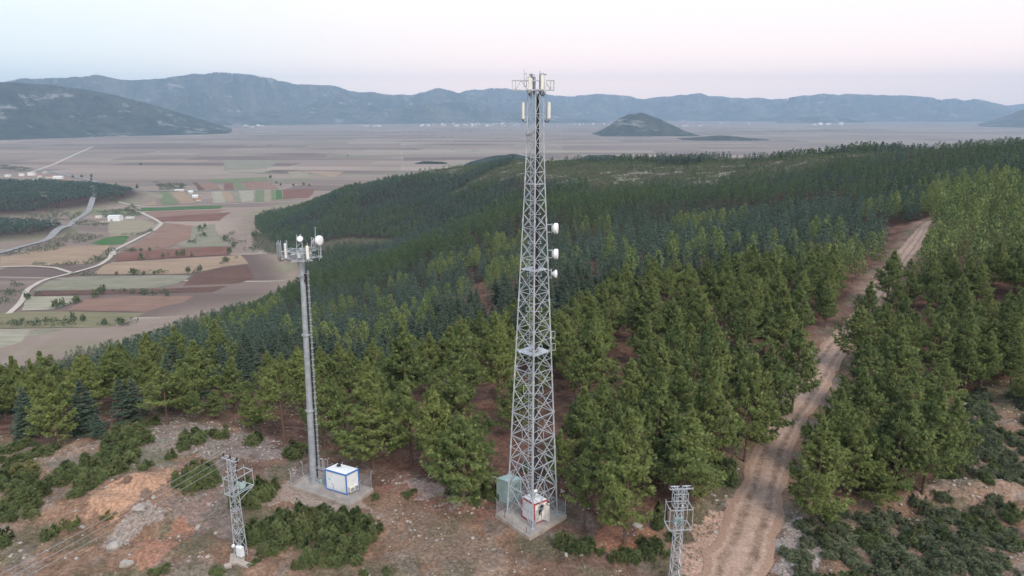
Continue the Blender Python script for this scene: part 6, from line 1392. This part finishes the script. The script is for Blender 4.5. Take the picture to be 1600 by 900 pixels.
# hamlet and field trees standing singly
BM = [shrub_mesh('crown', 420 + i, M['shrub'], n=90, L=.42) for i in range(4)]
def field_tree(px_, py_, h, label, group):
    x_, y_, _ = plainpt(px_, py_); z_ = gz(x_, y_); o = thing('field_tree', label, 'tree', (x_, y_, z_), 0, group); mb = MB(); mb.tube([(0, 0, -.3), (0, 0, h * .5)], [.25, .12], 6); mb.build('trunk', M['wood'], o)
    c = link('crown', BM[random.randrange(4)], o, (0, 0, h * .22)); c.scale = (h * .42, h * .42, h * .78); c.rotation_euler[2] = random.uniform(0, 6)
for x_, y_, h, lb_ in ((372,82,11,'round tree left of the road above the hamlet'),(418,80,12,'pair-mate tree right beside the hamlet road'),(527,130,13,'broad round tree by the straight road left'),(623,135,13,'broad round tree by the straight road right'),(330,82,9,'small tree by the hamlet road'),(415,95,10,'tree where the hamlet road starts to bend'),
  (905,310,7,'small round tree in the grey field, left one'),(932,305,7,'small round tree in the grey field, right one'),(928,342,6,'lowest small tree in the grey field'),(680,413,6,'bush-like tree on the edge of the maroon field'),(640,415,6,'small tree left on the edge of the maroon field'),(835,435,10,'large dark tree in the maroon field'),(805,437,8,'dark tree left of the large one in the maroon field'),(870,437,6,'small tree right of the large one in the maroon field'),
  (610,522,10,'dark broad tree south of the tan field'),(527,522,5,'small lone tree south of the tan field'),(655,520,5,'small tree right of the dark broad tree'),(700,518,5,'low tree on the boundary by the lane'),(460,610,11,'large green tree at the dark ploughed strip'),(430,625,10,'green tree left of the large one at the dark strip'),(762,618,7,'dark tree on the rose field boundary'),(650,612,7,'dark flat tree on the dark strip'),
  (350,650,10,'tree at the left corner of the rose field'),(290,665,9,'tree in the hedge below the pale fallow'),(250,675,10,'tree at the left end of the hedge'),(130,635,9,'tree beside the bend of the gravel lane'),(375,735,7,'round bush-tree alone in the dry grass, left'),(472,752,7,'round bush-tree alone in the dry grass, right'),(330,728,8,'round tree in the dry grass next to the thicket'),(555,755,9,'wide bush-tree by the wooded slope'),
  (1020,370,9,'tree on the winding ditch, upper'),(1060,400,9,'tree on the winding ditch, middle'),(1045,425,10,'tree on the winding ditch, lower'),(1030,465,8,'tree at the foot of the winding ditch'),(910,505,8,'bush-tree left of the dark ploughed field'),(855,512,8,'bush-tree on the boundary of the dark field'),(1155,365,14,'dark tree at the foot of the wooded hill'),(640,25,12,'lone tree far out on the open plain'),(640,440,6,'low hedge tree in the maroon field, west'),(740,440,6,'low hedge tree in the maroon field, east')):
    p_ = zA(x_, y_); field_tree(p_[0], p_[1], h, lb_, None)
for x_, y_, h, lb_ in ((217,238,12,'tall tree at the hedge corner between green fields'),(328,275,9,'tree left on the grey field edge by the hill'),(375,270,9,'dark tree middle on the grey field edge by the hill'),(400,275,8,'dark tree right on the grey field edge by the hill'),(245,262,8,'tree along the diagonal hedge, upper'),(265,272,8,'tree along the diagonal hedge, lower'),(580,133,9,'lone tree on the open plain north of the wooded hill')):
    p_ = zB(x_, y_); field_tree(p_[0], p_[1], h, lb_, None)
# far town: pale houses under the range
base_me = []
for k in range(3):
    mb = MB(); w, d, h = ((14, 10, 8), (20, 12, 11), (30, 14, 7))[k]; mb.box((0, 0, h / 2), (w, d, h)); mb.add([(-w/2, -d/2, h), (w/2, -d/2, h), (w/2, d/2, h), (-w/2, d/2, h), (-w/2, 0, h + 2.5), (w/2, 0, h + 2.5)], [(0,1,5,4),(2,3,4,5),(0,4,3),(1,2,5)])
    base_me.append(mesh('town_house', mb.V, mb.F, [M['bld'], M['tile' if k == 0 else 'steelroof']], mi=[0] * 6 + [1] * 4))
def town(n_, x0, x1, y0, y1, label, group, big=1.0):
    for i in range(n_):
        px_ = random.uniform(x0, x1); py_ = random.uniform(y0, y1); x_, y_, _ = plainpt(px_, py_); o = link('town_house', base_me[random.choice((0, 0, 1, 1, 2))]); o.location = (x_, y_, PLAIN); o.scale = (big * random.uniform(.7, 1.6),) * 2 + (big * random.uniform(.7, 1.3),); o.rotation_euler[2] = random.uniform(-.5, .5)
        tag(o, label, 'building', group)
town(60, 655, 810, 192.5, 197.5, 'tiny pale building in the far town at the foot of the middle range', 'buildings of the far town left of the tower')
town(40, 870, 1180, 192.5, 198, 'tiny pale building scattered between tower and right range foot', 'buildings of the far settlement right of the tower')
town(10, 1270, 1320, 193.5, 195.5, 'white far factory shed in the row right of the conical hill', 'far sheds right of the conical hill', 1.8)
town(8, 380, 440, 195, 199, 'tiny pale building by the far quarry', 'buildings by the far quarry', 1.3)
town(6, 565, 600, 196, 198, 'tiny white shed far out left of the town', 'far sheds left of the town', 1.2)

# ------------------------------------------------------------------ haze
def haze():
    mb = MB(); x0, x1, y0, y1, z0, z1 = -16500, 16500, -3000, 18600, PLAIN - 3.5, 900
    mb.box(((x0 + x1) / 2, (y0 + y1) / 2, (z0 + z1) / 2), (x1 - x0, y1 - y0, z1 - z0))
    m = D.materials.new('haze_air'); m.use_nodes = True; n = m.node_tree.nodes; n.remove(n['Principled BSDF'])
    v = n.new('ShaderNodeVolumePrincipled'); v.inputs['Color'].default_value = (*HAZE_C, 1); v.inputs['Density'].default_value = HAZE_D; v.inputs['Anisotropy'].default_value = 0.0
    m.node_tree.links.new(v.outputs[0], n['Material Output'].inputs['Volume'])
    o = link('haze', mesh('haze', mb.V, mb.F, m)); o['kind'] = 'stuff'
HAZE_C = (.53, .74, 1.0); HAZE_D = 7.0e-5
haze()
